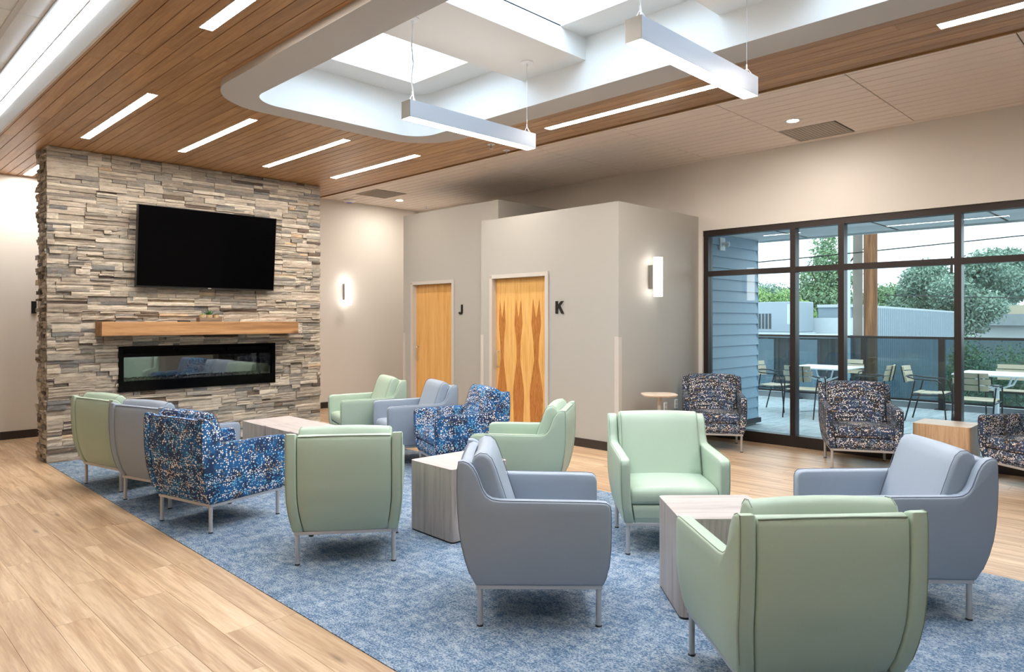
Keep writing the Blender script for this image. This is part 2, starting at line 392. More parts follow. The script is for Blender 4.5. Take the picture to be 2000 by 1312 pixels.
# ---- corner guards
def guard(n, x, y, sy, h):
    m = MB(); m.box(x - .006, x, y, y + sy * .055, .105, h) if sy > 0 else m.box(x - .006, x, y + sy * .055, y, .105, h)
    m.box(x - .006, x + .055, y - .006, y, .105, h) if sy > 0 else m.box(x - .006, x + .055, y, y + .006, .105, h)
    m.box(x - .008, x + .01, min(y, y + sy * .057), max(y, y + sy * .057), h, h + .006)
    struct('trim_%d' % n, m, 'frame_grey')
guard(1, 6.70, 4.91, 1, 1.35); guard(2, 6.70, 7.28, -1, 1.34); guard(3, 7.04, 9.567, -1, 1.33)

# ---- doors
def door(n, x, d0, d1, dz, mat, label):
    f = MB(); fw_ = .052
    f.box(x - .022, x + .12, d0 - fw_, d0, 0, dz + fw_); f.box(x - .022, x + .12, d1, d1 + fw_, 0, dz + fw_); f.box(x - .022, x + .12, d0, d1, dz, dz + fw_)
    o = struct('door_%d' % n, f, 'frame_grey', label=label)
    s = bx(-.022, .022, -(d1 - d0) / 2 - .01, (d1 - d0) / 2 + .01, .008, dz - .002).build('door_leaf', mat, o); s.location = (x + .085, (d0 + d1) / 2, 0)
    h = MB(); yh = d1 - .055; xh = x + .063
    h.tube([(xh, yh, 1.12), (xh - .035, yh, 1.12), (xh - .05, yh, 1.105), (xh - .05, yh, .925), (xh - .035, yh, .91), (xh, yh, .91)], .009, 10)
    h.build('pull_handle', 'steel', o, True)
    bx(x - .025, x - .021, d1 + .004, d1 + .048, dz + .006, dz + .044).build('frame_label', 'vent_grey', o)
    return o
door(1, 6.70, 6.055, 7.04, 2.12, 'door_flame', 'honey maple door with dark flame grain beside the letter K')
door(2, 7.04, 8.305, 9.29, 2.125, 'door_maple', 'plain honey maple door beside the letter J')
# letters
def letter(name, polys, x, label):
    m = MB()
    for p in polys: m.prism([(x, a, b) for a, b in p], (-.018, 0, 0))
    tag(m.build(name, 'black_matte'), label, 'letter', 'black room letters')
y, z = 5.878, 1.632      # K: width runs toward -Y
K = [[(y, z), (y - .03, z), (y - .03, z + .158), (y, z + .158)],
     [(y - .028, z + .062), (y - .028, z + .10), (y - .092, z + .158), (y - .128, z + .158)],
     [(y - .045, z + .09), (y - .068, z + .108), (y - .133, z), (y - .096, z)]]
letter('letter_sign', K, 6.70, 'black block letter K on the grey wall beside the flame grain door')
y, z = 8.150, 1.636
Jp = [[(y - .062, z + .035), (y - .092, z + .035), (y - .092, z + .150), (y - .062, z + .150)],
      [(y - .092, z + .04), (y - .088, z + .018), (y - .07, z + .004), (y - .045, z), (y - .022, z + .004), (y - .004, z + .018), (y - .018, z + .042), (y - .034, z + .03), (y - .05, z + .028), (y - .060, z + .034), (y - .062, z + .05)]]
letter('letter_sign', Jp, 7.04, 'black block letter J on the grey wall beside the plain maple door')
tag(bx(2.10, 2.155, YB - .03, YB, 1.64, 1.80).build('wall_sign', 'black_matte'), 'small black sign on the back wall, mostly hidden behind the stone corner', 'sign')

# ---- window wall: frame, mullions, panes
win = thing('window_1', None, None); win['kind'] = 'structure'; win['label'] = 'dark bronze storefront window of tall panes with a transom row'
FX0, FX1 = XR + .02, XR + .135
MU = [4.81, 3.635, 3.065, 1.885, .71, -.47, -1.65, -2.81]
def fbox(nm, *a): bx(*a).build(nm, 'bronze', win)
fbox('head_rail', FX0, FX1, WY0, WY1, WZ1 - .075, WZ1)
fbox('sill_rail', FX0 - .02, FX1, WY0, WY1, 0, .135)
for yy in MU: fbox('mullion', FX0, FX1, yy - .033, yy + .033, .135, WZ1 - .075)
for a, b in zip(MU, MU[1:]):
    fbox('transom_bar', FX0 + .001, FX1 - .001, b + .033, a - .033, 2.138, 2.205)
    for z0, z1 in ((.135, 2.138), (2.205, WZ1 - .075)):
        bx(FX0 + .05, FX0 + .058, b + .033, a - .033, z0, z1).build('pane', 'window_glass', win)

# ---- upper ceiling slab, white slats on the right, tiles on the left
cl = MB()
cl.box(XL, 2.45, YN, YB, ZC + .012, ZC + .1); cl.box(4.53, XR + .16, YN, YB, ZC + .012, ZC + .1)
cl.box(2.45, 4.53, 5.80, YB, ZC + .012, ZC + .1); cl.box(2.45, 4.53, YN, .06, ZC + .012, ZC + .1)
ceil = struct('ceiling', cl, 'slot_dark', label='white slatted ceiling beside the wood soffit')
SW = .1524; SY = [2.262 + 1.232 * k for k in range(-3, 8)]
slat_me = bevel_mesh(bx(-SW / 2 + .0055, SW / 2 - .0055, -.616 + .004, .616 - .004, 0, .012).mesh('ceiling_slat', 'slat_white'), .003, 1)
xs = [8.40 - SW * k for k in range(15)]
VENTS = [(7.79, 8.40, 2.262 + .60, 3.494), (6.571, 7.181, 9.69, 10.29)]
for i, x1 in enumerate(xs):
    for ya, yb in zip(SY, SY[1:] + [YB]):
        xa = x1 - SW; cuts = [(ya, yb)]
        for vx0, vx1, vy0, vy1 in VENTS:
            if xa > vx0 - .02 and x1 < vx1 + .02:
                nc = []
                for a, b in cuts:
                    if vy0 >= b or vy1 <= a: nc.append((a, b)); continue
                    if vy0 - a > .05: nc.append((a, vy0))
                    if b - vy1 > .05: nc.append((vy1, b))
                cuts = nc
        for a, b in cuts:
            if abs((b - a) - 1.232) < .002: link('ceiling_slat', slat_me, ceil, (x1 - SW / 2, (a + b) / 2, ZC))
            else: link('ceiling_slat', bevel_mesh(bx(-SW / 2 + .0055, SW / 2 - .0055, -(b - a) / 2 + .004, (b - a) / 2 - .004, 0, .012).mesh('ceiling_slat', 'slat_white'), .003, 1), ceil, (x1 - SW / 2, (a + b) / 2, ZC))
ed = MB(); ed.box(8.405, XR, SY[0], YB, ZC - .001, ZC + .012); ed.box(5.60, xs[-1] - SW - .004, SY[0], YB, ZC, ZC + .012); ed.build('edge_strip', 'slat_white', ceil)
for i, (vx0, vx1, vy0, vy1) in enumerate(VENTS):
    v = thing('ceiling_vent', ['square grey return grille in the white ceiling above the window wall', 'square grey return grille in the white ceiling beyond the fireplace'][i], 'vent', ((vx0 + vx1) / 2, (vy0 + vy1) / 2, ZC), 0, 'ceiling return grilles')
    bx(-.303, .303, -.303, .303, .002, .012).build('backing', 'vent_grey', v)
    fr = MB(); fr.box(-.303, .303, -.303, -.285, -.004, .004); fr.box(-.303, .303, .285, .303, -.004, .004); fr.box(-.303, -.285, -.285, .285, -.004, .004); fr.box(.285, .303, -.285, .285, -.004, .004)
    fr.build('frame', 'vent_grey', v)
    for k in range(14): bx(-.285, .285, -.275 + k * .04, -.262 + k * .04, -.002, .003).build('louvre', 'vent_grey', v)
# left tiles
TW = .1625; TY = [5.885 + 1.238 * k for k in range(-2, 4)]
tile_me = bevel_mesh(bx(-TW / 2 + .003, TW / 2 - .003, -.619 + .004, .619 - .004, 0, .012).mesh('ceiling_tile', 'ceiling_tile'), .003, 1)
for k in range(9):
    for ya, yb in zip(TY, TY[1:] + [YB]):
        x = 1.344 - TW * k - TW / 2
        if abs(yb - ya - 1.238) < .01: link('ceiling_tile', tile_me, ceil, (x, (ya + yb) / 2, ZC))
        else: link('ceiling_tile', bx(-TW / 2 + .003, TW / 2 - .003, -(yb - ya) / 2 + .002, (yb - ya) / 2, 0, .012).mesh('ceiling_tile', 'ceiling_tile'), ceil, (x, (ya + yb) / 2, ZC))
for ya, yb in zip([YN] + TY, TY + [YB]):
    bx(1.347, 1.62, ya + .002, yb - .002, ZC, ZC + .012).build('ceiling_tile', 'ceiling_tile', ceil)
for k in range(10):
    g = MB(); xx = 1.344 - TW * k; wd = .004 if k != 2 else .018
    g.box(xx - wd, xx + wd, YN, YB, ZC - .010, ZC + .004); g.build('grid_bar', 'grid_bar', ceil)
ex = MB(); ex.box(XL, 1.344 - TW * 9, YN, YB, ZC, ZC + .012); ex.box(1.344 - TW * 9, 1.34, YN, TY[0], ZC, ZC + .012); ex.build('edge_strip', 'ceiling_tile', ceil)

# ---- wood soffit: planks, backing, white fascia
wc = MB(); wc.box(1.385, 2.45, YN, YB, ZW + .013, ZW + .03); wc.box(4.53, 5.575, YN, YB, ZW + .013, ZW + .03)
wc.box(2.45, 4.53, 5.72, YB, ZW + .013, ZW + .03); wc.box(2.45, 4.53, YN, .16, ZW + .013, ZW + .03)
wood_c = struct('ceiling_wood', wc, 'dark_plenum', label='lowered oak plank ceiling over the seating area')
struct('trim_4', bx(1.365, 1.385, YN, YB, ZW - .001, ZW + .152), 'wall_light', label='white fascia along the edge of the oak ceiling')
struct('trim_5', bx(5.572, 5.586, YN, YB, ZW - .012, ZC), 'ceiling_oak')
WP = .1065; nrow = 39; x0 = 1.387
row_w = [.02] + [WP] * 39
x = 1.386
for i in range(40):
    w_ = .018 if i == 0 else WP
    xa, xb = x, min(x + w_, 5.571); x += w_
    if xb - xa < .01: break
    spans = [(YN, YB)] if xb < 2.52 or xa > 4.46 else [(5.72, YB), (YN, .16)]
    for s0, s1 in spans:
        yy = s0 - random.random() * 1.6
        while yy < s1:
            L = random.choice((1.5, 1.9, 2.3, 2.7, 3.0)); a, b = max(yy, s0), min(yy + L, s1)
            if s1 - b < .25: b = s1; L = b - yy
            if b - a > .02 and b > 2.2:
                a = max(a, s0)
                p = bx(-(xb - xa) / 2 + .0024, (xb - xa) / 2 - .0024, -(b - a) / 2 + .0008, (b - a) / 2 - .0008, 0, .013).mesh('ceiling_plank', 'ceiling_oak')
                link('ceiling_plank', bevel_mesh(p, .0015, 1), wood_c, ((xa + xb) / 2, (a + b) / 2, ZW))
            elif b - a > .02:
                rest_c = globals().setdefault('REST', MB()); rest_c.box(xa + .001, xb - .001, a, b - .001, ZW, ZW + .013)
            yy += L
tag(REST.build('ceiling_plank', 'ceiling_oak', wood_c), kind='stuff')

# ---- skylight well with its rounded ring
def rrect(x0, x1, y0, y1, r, n=14):
    out = []
    for cx, cy, a0 in ((x1 - r, y1 - r, 0), (x0 + r, y1 - r, 90), (x0 + r, y0 + r, 180), (x1 - r, y0 + r, 270)):
        out += [(cx + r * cos(R(a0 + 90 * k / n)), cy + r * sin(R(a0 + 90 * k / n))) for k in range(n + 1)]
    return out
IX0, IX1, IY0, IY1 = 2.60, 4.38, .21, 5.69
outer = rrect(2.288, 4.69, -.10, 5.95, .56); inner = rrect(IX0, IX1, IY0, IY1, .26)
ZR, ZT, ZBM = 3.385, 3.80, 3.62
m = MB(); N = len(outer)
L0 = [(x, y, ZW + .02) for x, y in outer]; L1 = [(x, y, ZR) for x, y in outer]; L2 = [(x, y, ZR) for x, y in inner]; L3 = [(x, y, ZT + .03) for x, y in inner]
m.v = L0 + L1 + L2 + L3
for a, b in ((0, N), (N, 2 * N), (2 * N, 3 * N)): m.f += [(a + k, a + (k + 1) % N, b + (k + 1) % N, b + k) for k in range(N)]
me = bpy.data.meshes.new('ceiling_ring'); me.from_pydata(m.v, [], m.f); me.shade_smooth(); me.set_sharp_from_angle(angle=R(40))
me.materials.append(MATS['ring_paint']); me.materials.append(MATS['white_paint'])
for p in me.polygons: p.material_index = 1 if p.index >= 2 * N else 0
ring = link('ceiling_ring', me); ring['kind'] = 'structure'; ring['label'] = 'white rounded ring around the skylight well'
top = MB()
ys = [IY0 - .05] + [v for a, b in reversed(SKYL) for v in (a, b)] + [IY1 + .05]
for k in range(0, len(ys), 2): top.box(2.91, 4.075, ys[k], ys[k + 1], ZT, ZT + .04)
top.box(IX0 - .05, 2.91, ys[0], ys[-1], ZT, ZT + .04); top.box(4.075, IX1 + .05, ys[0], ys[-1], ZT, ZT + .04)
top.build('well_top', 'white_paint', ring)
for a, b in ((3.53, 4.23), (1.67, 2.37)): bx(IX0 - .02, IX1 + .02, a, b, ZBM, ZT + .01).build('drop_beam', 'white_paint', ring)
for i, (a, b) in enumerate(SKYL):
    s = MB(); s.box(2.88, 2.91, a - .03, b + .03, ZT + .04, 4.105); s.box(4.075, 4.105, a - .03, b + .03, ZT + .04, 4.105)
    s.box(2.91, 4.075, a - .03, a, ZT + .04, 4.105); s.box(2.91, 4.075, b, b + .03, ZT + .04, 4.105)
    o = struct('window_%d' % (i + 2), s, 'white_paint', label='square skylight shaft of white acrylic glazing, %s of three' % ['farthest', 'middle', 'nearest'][i])
    bx(2.89, 4.095, a - .02, b + .02, 4.12, 4.13).build('skylight_pane', 'skylight_acrylic', o)

# ================================================================== LAMPS
def strip(x0, x1, y0, y1, label):
    t = thing('recessed_light', label, 'ceiling light', ((x0 + x1) / 2, (y0 + y1) / 2, ZW), 0, 'recessed linear lights')
    hw, hl = (x1 - x0) / 2, (y1 - y0) / 2
    f = MB(); f.box(-hw - .004, -hw, -hl - .004, hl + .004, -.004, .004); f.box(hw, hw + .004, -hl - .004, hl + .004, -.004, .004)
    f.box(-hw, hw, -hl - .004, -hl, -.004, .004); f.box(-hw, hw, hl, hl + .004, -.004, .004); f.build('trim_frame', 'white_plastic', t)
    bx(-hw, hw, -hl, hl, -.003, -.001).build('diffuser', 'lamp_strip', t)
strip(1.787, 1.869, 2.58, 4.62, 'linear ceiling light cut off by the top edge, beside the white tiled ceiling')
strip(2.003, 2.080, 6.27, 8.28, 'leftmost of the four linear ceiling lights in front of the fireplace')
strip(2.928, 3.003, 6.385, 8.18, 'second linear ceiling light from the left in front of the fireplace')
strip(3.950, 4.030, 6.41, 8.25, 'third linear ceiling light from the left in front of the fireplace')
strip(4.893, 4.980, 6.44, 8.265, 'rightmost of the four linear ceiling lights in front of the fireplace')
strip(5.120, 5.205, 2.80, 4.645, 'linear ceiling light behind the nearer pendant lamp, along the white slatted ceiling')
strip(5.095, 5.190, -.6, 1.24, 'linear ceiling light at the top right corner of the view')
strip(1.787, 1.869, -.95, .95, 'unseen linear fill light added behind the camera beside the white tiled ceiling')  # out of view, added to fill the room from behind the camera
strip(1.985, 2.080, 9.55, 10.91, 'linear ceiling light behind the stone fireplace, only its tip showing')

def pendant(yc, label):
    X0, X1, z0, z1 = 2.885, 4.138, 2.93, 3.048; hw = .048
    t = thing('pendant_lamp', label, 'pendant lamp', ((X0 + X1) / 2, yc, z0), 0, 'linear pendant lamps under the skylight'); c = (X0 + X1) / 2; h = (X1 - X0) / 2; H = z1 - z0
    b = MB(); b.box(-h + .004, h - .004, -hw, -hw + .003, 0, H); b.box(-h + .004, h - .004, hw - .003, hw, 0, H); b.box(-h + .004, h - .004, -hw + .003, hw - .003, H - .004, H - .001); b.build('housing', 'alu_pendant', t)
    for s in (-1, 1): bx(min(s * h, s * (h - .004)), max(s * h, s * (h - .004)), -hw, hw, 0, H).build('end_cap', 'alu_cap', t)
    bx(-h + .004, h - .004, -hw + .003, hw - .003, .0015, .004).build('diffuser', 'lamp_pendant', t)
    bx(-h + .02, h - .02, -hw + .015, hw - .015, H - .001, H + .001).build('uplight_lens', 'lamp_up', t)
    for s in (-1, 1):
        xr = s * (h - .055)
        cb = MB().tube([(xr, 0, H + .055), (xr, 0, ZBM - z0 - .02)], .0016, 6).build('suspension_cable', 'steel', t)
        br = MB(); br.tube([(xr - .035, 0, H), (xr, 0, H + .055), (xr + .035, 0, H)], .0014, 6); br.tube([(xr, -.04, H), (xr, 0, H + .055), (xr, .04, H)], .0014, 6); br.tube([(xr, 0, H + .045), (xr, 0, H + .075)], .004, 8); br.build('bridle', 'white_plastic', cb)
        cn = MB(); cn.lathe([(.001, 0), (.05, 0), (.052, -.006), (.045, -.010), (.001, -.011)], 20, (xr, 0, ZBM - z0)); cn.lathe([(.006, -.01), (.006, -.035), (.001, -.036)], 10, (xr, 0, ZBM - z0)); cn.build('canopy', 'white_plastic', cb, True)
    xr = -h + .06
    MB().tube([(xr + .01, 0, H), (xr + .004, 0, H + .06), (xr - .008, .006, H + .15), (xr + .006, 0, H + .27), (xr - .008, .004, H + .40), (xr, 0, ZBM - z0 - .01)], .0045, 8).build('power_cord', 'white_plastic', t, True)
pendant(3.895, 'linear pendant lamp hanging nearer the fireplace, below the middle of the skylight well')
pendant(2.025, 'linear pendant lamp hanging nearer the camera, crossing the recessed ceiling light')

for i, (x, y) in enumerate(((7.47, 3.18), (7.47, 10.27), (6.02, 8.9), (6.02, 6.45), (6.02, 4.0), (6.02, 1.55), (-.2, 9.9), (-.2, 7.3), (-.2, 4.7))):  # the left aisle ones are unseen, added to brighten that side
    t = thing('downlight', ['round recessed downlight above the window wall', 'round recessed downlight near the back wall sconce', 'round downlight hidden behind the oak soffit, in front of the letter J', 'round downlight hidden behind the oak soffit, in front of the letter K', 'round downlight hidden behind the oak soffit, in front of the sconce wall', 'round downlight hidden behind the oak soffit, nearest the camera', 'added round fill light over the unseen left aisle, by the back wall', 'added round fill light over the unseen left aisle, in the middle', 'added round fill light over the unseen left aisle, nearest the camera'][i], 'downlight', (x, y, ZC), 0, 'round downlights')
    MB().lathe([(.058, .004), (.058, -.004), (.085, -.004), (.088, .004)], 24).build('trim_ring', 'white_plastic', t, True)
    MB().lathe([(.001, -.002), (.058, -.002), (.058, .002), (.001, .002)], 24).build('lens', 'lamp_down' if i < 6 else 'lamp_aisle_fill', t)
cv = thing('cove_light', 'bright cove light strip above the white fascia', 'cove light', (1.425, 3.4, ZW + .11)); bx(-.03, .03, -7.4, 7.6, -.06, .02).build('channel', 'white_plastic', cv); bx(-.025, .025, -7.4, 7.6, .02, .022).build('led_strip', 'lamp_cove', cv)

def sconce(x, y, z, label):
    t = thing('wall_sconce', label, 'wall lamp', (x, y, z), 0, 'wall sconces')
    bx(-.045, .045, -.062, 0, -.145, .145).build('mounting_box', 'alu_cap', t)
    hp = rrect(-.055, .055, -.150, -.062, .028, 4)
    m = MB(); m.prism([(a, b, -.24) for a, b in hp], (0, 0, .48)); m.build('shade', 'lamp_sconce', t, True)
sconce(7.36, 4.905, 2.08, 'glowing white wall sconce on the side of room K, beside the window')
sconce(6.86, YB, 2.06, 'glowing white wall sconce on the back wall right of the fireplace')

# small ceiling things
t = thing('wifi_access_point', 'white round access point with a blue light on the ceiling by the back wall', 'access point', (6.82, 10.88, ZC))
MB().lathe([(.001, -.05), (.05, -.05), (.10, -.032), (.118, -.012), (.11, 0), (.001, 0)], 24).build('dome', 'white_plastic', t, True)
MB().lathe([(.001, -.054), (.05, -.053), (.055, -.049), (.001, -.047)], 20).build('status_light', 'blue_led', t)
for x, y, z, lb in ((5.197, 5.49, ZW, 'chrome sprinkler head in the oak ceiling just past the skylight ring'), (5.50, 5.56, ZW, 'chrome sprinkler head at the edge of the oak ceiling'), (8.235, 10.467, ZC, 'white sprinkler head in the slatted ceiling by the far corner')):
    t = thing('sprinkler_head', lb, 'sprinkler', (x, y, z), 0, 'ceiling sprinklers')
    MB().lathe([(.012, -.004), (.04, -.004), (.042, 0), (.012, 0)], 18).build('escutcheon', 'white_plastic', t, True)
    d = MB(); d.tube([(0, 0, 0), (0, 0, -.045)], .006, 8); d.lathe([(.001, -.045), (.018, -.045), (.018, -.048), (.001, -.048)], 12); d.build('deflector', 'steel', t)

# ================================================================== FIREPLACE
FX_0, FX_1, FY0, FY1 = 1.86, 5.085, 8.93, 9.40
INS = (2.53, 4.43, .72, 1.245)
core = MB(); core.box(FX_0, FX_1, FY0 + .20, FY1, 0, ZW - .002)
core.box(FX_0, INS[0], FY0, FY0 + .20, 0, ZW - .002); core.box(INS[1], FX_1, FY0, FY0 + .20, 0, ZW - .002)
core.box(INS[0], INS[1], FY0, FY0 + .20, 0, INS[2]); core.box(INS[0], INS[1], FY0, FY0 + .20, INS[3], ZW - .002)
fp = thing('stone_fireplace', 'freestanding stacked ledgestone fireplace reaching up to the oak ceiling', 'fireplace', (0, 0, 0))
core.build('core', 'slot_dark', fp)
PAL = [(srgb(178, 167, 152), 6), (srgb(194, 183, 167), 6), (srgb(166, 155, 141), 5), (srgb(156, 150, 140), 4), (srgb(206, 196, 180), 3), (srgb(140, 134, 127), 2.2), (srgb(112, 98, 86), .9), (srgb(122, 121, 120), 1.0), (srgb(196, 172, 142), .5), (srgb(92, 80, 72), .5)]
def pick():
    r = random.random() * sum(w for _, w in PAL)
    for c, w_ in PAL:
        r -= w_
        if r <= 0: break
    k = random.uniform(.80, .96); return tuple(min(1, v * k) for v in c)
def layout(u0, u1, v0, v1, small=False):
    """ledgestone: bands of interlocking blocks, each split into thin courses"""
    out = []; v = v0
    while v < v1 - .01:
        bh = random.choice((.10, .12, .15, .15)); bh = min(bh, v1 - v)
        if v1 - v - bh < .05: bh = v1 - v
        u = u0 - random.random() * .3
        while u < u1:
            bw = random.uniform(.18, .55) if not small else random.uniform(.08, .25)
            a, b = max(u, u0), min(u + bw, u1)
            if u1 - b < .05: b = u1; bw = b - u
            if b - a > .02:
                n = max(1, round(bh / random.choice((.027, .034, .042, .055)))); hs = [random.uniform(.6, 1.4) for _ in range(n)]; sm = sum(hs); vv = v
                for h in hs:
                    h = h / sm * bh; cuts = [a, b]
                    if b - a > .22 and random.random() < .55: cuts.insert(1, a + (b - a) * random.uniform(.25, .75))
                    for c0, c1 in zip(cuts, cuts[1:]): out.append((c0, c1, vv, vv + h))
                    vv += h
            u += bw
        v += bh
    return out
def subtract(r, h):
    a, b, c, d = r; e, f, g, i = h
    if b <= e or a >= f or d <= g or c >= i: return [r]
    o = []
    if a < e: o.append((a, e, c, d))
    if b > f: o.append((f, b, c, d))
    m0, m1 = max(a, e), min(b, f)
    if c < g: o.append((m0, m1, c, g))
    if d > i: o.append((m0, m1, i, d))
    return [x for x in o if x[1] - x[0] > .008 and x[3] - x[2] > .006]
def stone(face, r):
    """one stone: block with a rough split front, in wall coordinates u (along), v (up), depth out of the wall"""
    a, b, c, d = r; g = .0012; a += g; b -= g; c += g; d -= g
    dep = random.choice((.006, .013, .02, .028, .038)) + random.uniform(0, .007); dep = min(dep, .044)
    nu = 4; nv = 2; V = []; F = []
    for j in range(nv + 1):
        for i in range(nu + 1):
            e = (i in (0, nu)) or (j in (0, nv)); q = random.uniform(-.004, .004) - (.004 if e else 0)
            V.append((a + (b - a) * i / nu, c + (d - c) * j / nv, dep + q))
    for j in range(nv):
        for i in range(nu): k = j * (nu + 1) + i; F.append((k, k + 1, k + nu + 2, k + nu + 1))
    rim = list(range(nu + 1)) + [j * (nu + 1) + nu for j in range(1, nv + 1)] + [nv * (nu + 1) + i for i in range(nu - 1, -1, -1)] + [j * (nu + 1) for j in range(nv - 1, 0, -1)]
    base = len(V)
    for k in rim: V.append((V[k][0], V[k][1], -.006))
    m_ = len(rim)
    for k in range(m_): F.append((rim[k], base + k, base + (k + 1) % m_, rim[(k + 1) % m_]))
    if face == 'front': P = [(u, FY0 - w_, v) for u, v, w_ in V]
    elif face == 'left': P = [(FX_0 - w_, u, v) for u, v, w_ in V]; F = [tuple(reversed(f)) for f in F]
    else: P = [(FX_1 + w_, u, v) for u, v, w_ in V]
    return P, F, pick()
stones = []
for r in layout(FX_0 - .03, FX_1 + .03, 0, ZW - .004):
    for q in subtract(r, INS): stones.append(((q[1] - q[0]) * (q[3] - q[2]), stone('front', q)))
for fc in ('left', 'right'):
    for r in layout(FY0 + .001, FY1, 0, ZW - .004, True): stones.append(((r[1] - r[0]) * (r[3] - r[2]) * (.25 if fc == 'left' else .01), stone(fc, r)))
stones.sort(key=lambda s: -s[0])
def stone_mesh(name, lst):
    V = []; F = []; cols = []
    for P, Fs, c in lst:
        b = len(V); V += P; F += [tuple(b + i for i in f) for f in Fs]; cols += [c] * len(Fs)
    me = bpy.data.meshes.new(name); me.from_pydata(V, [], F); me.materials.append(MATS['ledge_stone'])
    ca = me.color_attributes.new('Col', 'FLOAT_COLOR', 'CORNER'); k = 0
    for p, c in zip(me.polygons, cols):
        for li in p.loop_indices: ca.data[li].color = (*c, 1)
    return me
for _, s in stones[:300]: link('stone', stone_mesh('stone', [s]), fp)
tag(link('stone', stone_mesh('stone', [s for _, s in stones[300:]]), fp), kind='stuff')

# insert
t = thing('fireplace_insert', 'long black electric fireplace insert set in the stone below the mantel', 'fireplace insert', (3.48, FY0 - .03, INS[2]))
W_, H_ = INS[1] - INS[0], INS[3] - INS[2]; hw = W_ / 2
f = MB(); f.box(-hw, -hw + .05, -.02, .03, 0, H_); f.box(hw - .05, hw, -.02, .03, 0, H_); f.box(-hw + .05, hw - .05, -.02, .03, 0, .120); f.box(-hw + .05, hw - .05, -.02, .03, H_ - .125, H_ - .085); f.box(-hw + .05, hw - .05, -.02, .03, H_ - .035, H_)
f.box(-hw + .05, hw - .05, .02, .03, H_ - .085, H_ - .035); f.build('frame', 'black_gloss', t)
for k in range(3): bx(-hw + .06 + k * .6, -hw + .62 + k * .6, -.006, .02, H_ - .08, H_ - .042).build('heat_vent', 'inner_black', t)
bd = MB(); bd.box(-hw + .03, hw - .03, .21, .215, .02, H_ - .1); bd.build('mirror_back', 'insert_mirror', t)
bd = MB(); bd.box(-hw + .02, -hw + .03, .03, .21, .02, H_ - .1); bd.box(hw - .03, hw - .02, .03, .21, .02, H_ - .1); bd.box(-hw + .03, hw - .03, .03, .21, .02, .120); bd.box(-hw + .03, hw - .03, .03, .21, H_ - .13, H_ - .12); bd.build('firebox', 'inner_black', t)
bx(-hw + .05, hw - .05, .004, .008, .120, H_ - .125).build('glass_front', 'insert_glass', t)
pb = MB()
for k in range(260):
    x = random.uniform(-hw + .06, hw - .06); y = random.uniform(.03, .15); r = random.uniform(.008, .018); z = .120 + r * .6
    b0 = len(pb.v); pb.v += [(x + r, y, z), (x - r, y, z), (x, y + r, z), (x, y - r, z), (x, y, z + r), (x, y, z - r)]
    pb.f += [tuple(b0 + i for i in q) for q in ((0, 2, 4), (2, 1, 4), (1, 3, 4), (3, 0, 4), (2, 0, 5), (1, 2, 5), (3, 1, 5), (0, 3, 5))]
tag(pb.build('ember_bed', 'pebble', t, True), kind='stuff')
# mantel, plant box, remote
mt = bevel_mesh(bx(2.293, 4.645, 8.655, 8.905, 1.372, 1.530).mesh('mantel_shelf', 'mantel_oak'), .006, 2)
tag(link('mantel_shelf', mt), 'thick knotty oak mantel beam on the stone fireplace', 'mantel')
t = thing('planter_box', 'small grey wooden planter box with three succulent pots on the mantel', 'planter', (3.50, 8.745, 1.530))
b = MB(); b.box(-.135, .135, -.055, -.045, 0, .05); b.box(-.135, .135, .045, .055, 0, .05); b.box(-.135, -.125, -.045, .045, 0, .05); b.box(.125, .135, -.045, .045, 0, .05); b.box(-.125, .125, -.045, .045, 0, .008); b.build('box', 'planter_wood', t)
for k, (x, mname) in enumerate(((-.085, 'succulent_lime'), (0, 'succulent_green'), (.085, 'moss_green'))):
    p = MB().lathe([(.001, .008), (.028, .008), (.036, .085), (.031, .085), (.030, .075), (.001, .075)], 14, (x, 0, 0)).build('pot', 'soil_pot', t, True)
    lv = MB()
    for q in range(26 if k == 1 else 34):
        a = random.uniform(0, 2 * pi); el = random.uniform(.5, 1.5) if k == 1 else random.uniform(.1, 1.3); L = random.uniform(.07, .10) if k == 1 else random.uniform(.02, .035)
        d = Vector((cos(a) * cos(el), sin(a) * cos(el), sin(el))); s_ = Vector((-sin(a), cos(a), 0)) * (.005 if k == 1 else .008)
        o = Vector((x, 0, .075)) + (Vector((0, 0, 0)) if k == 1 else Vector((random.uniform(-.02, .02), random.uniform(-.02, .02), 0)))
        u_ = d.cross(s_).normalized() * .004
        b0 = len(lv.v); mid = o + d * L * .45
        lv.v += [tuple(o), tuple(mid + s_), tuple(mid - s_), tuple(mid + u_), tuple(mid - u_), tuple(o + d * L)]
        lv.f += [tuple(b0 + i for i in q_) for q_ in ((0, 1, 3), (0, 3, 2), (0, 2, 4), (0, 4, 1), (5, 3, 1), (5, 2, 3), (5, 4, 2), (5, 1, 4))]
    tag(lv.build('succulent_leaves', mname, p), kind='stuff')
r_ = thing('remote_control', 'flat black remote control lying on the mantel beside the planter', 'remote', (3.19, 8.72, 1.530), R(4))
link('remote_body', bevel_mesh(bx(-.07, .07, -.022, .022, 0, .016).mesh('remote_body', 'black_plastic'), .004, 2), r_)
bt = MB()
for i in range(5):
    for j in range(2): bt.box(-.055 + i * .022, -.043 + i * .022, -.012 + j * .014, -.003 + j * .014, .016, .018)
tag(bt.build('button', 'slot_dark', r_), kind='stuff')
# TV
tv = thing('wall_television', 'large black flat television mounted on the stone above the mantel', 'television', (3.52, 8.80, 1.935))
tv.rotation_euler = (R(5), 0, 0)
link('cabinet', bevel_mesh(bx(-.842, .842, -.012, .045, 0, .955).mesh('cabinet', 'black_plastic'), .004, 2), tv)
bx(-.832, .832, -.0145, -.012, .018, .945).build('screen', 'black_gloss', tv)
bx(-.3, .3, .045, .10, .25, .70).build('wall_bracket', 'black_matte', tv)
bx(-.02, .02, -.0165, -.012, .004, .012).build('badge', 'vent_grey', tv)

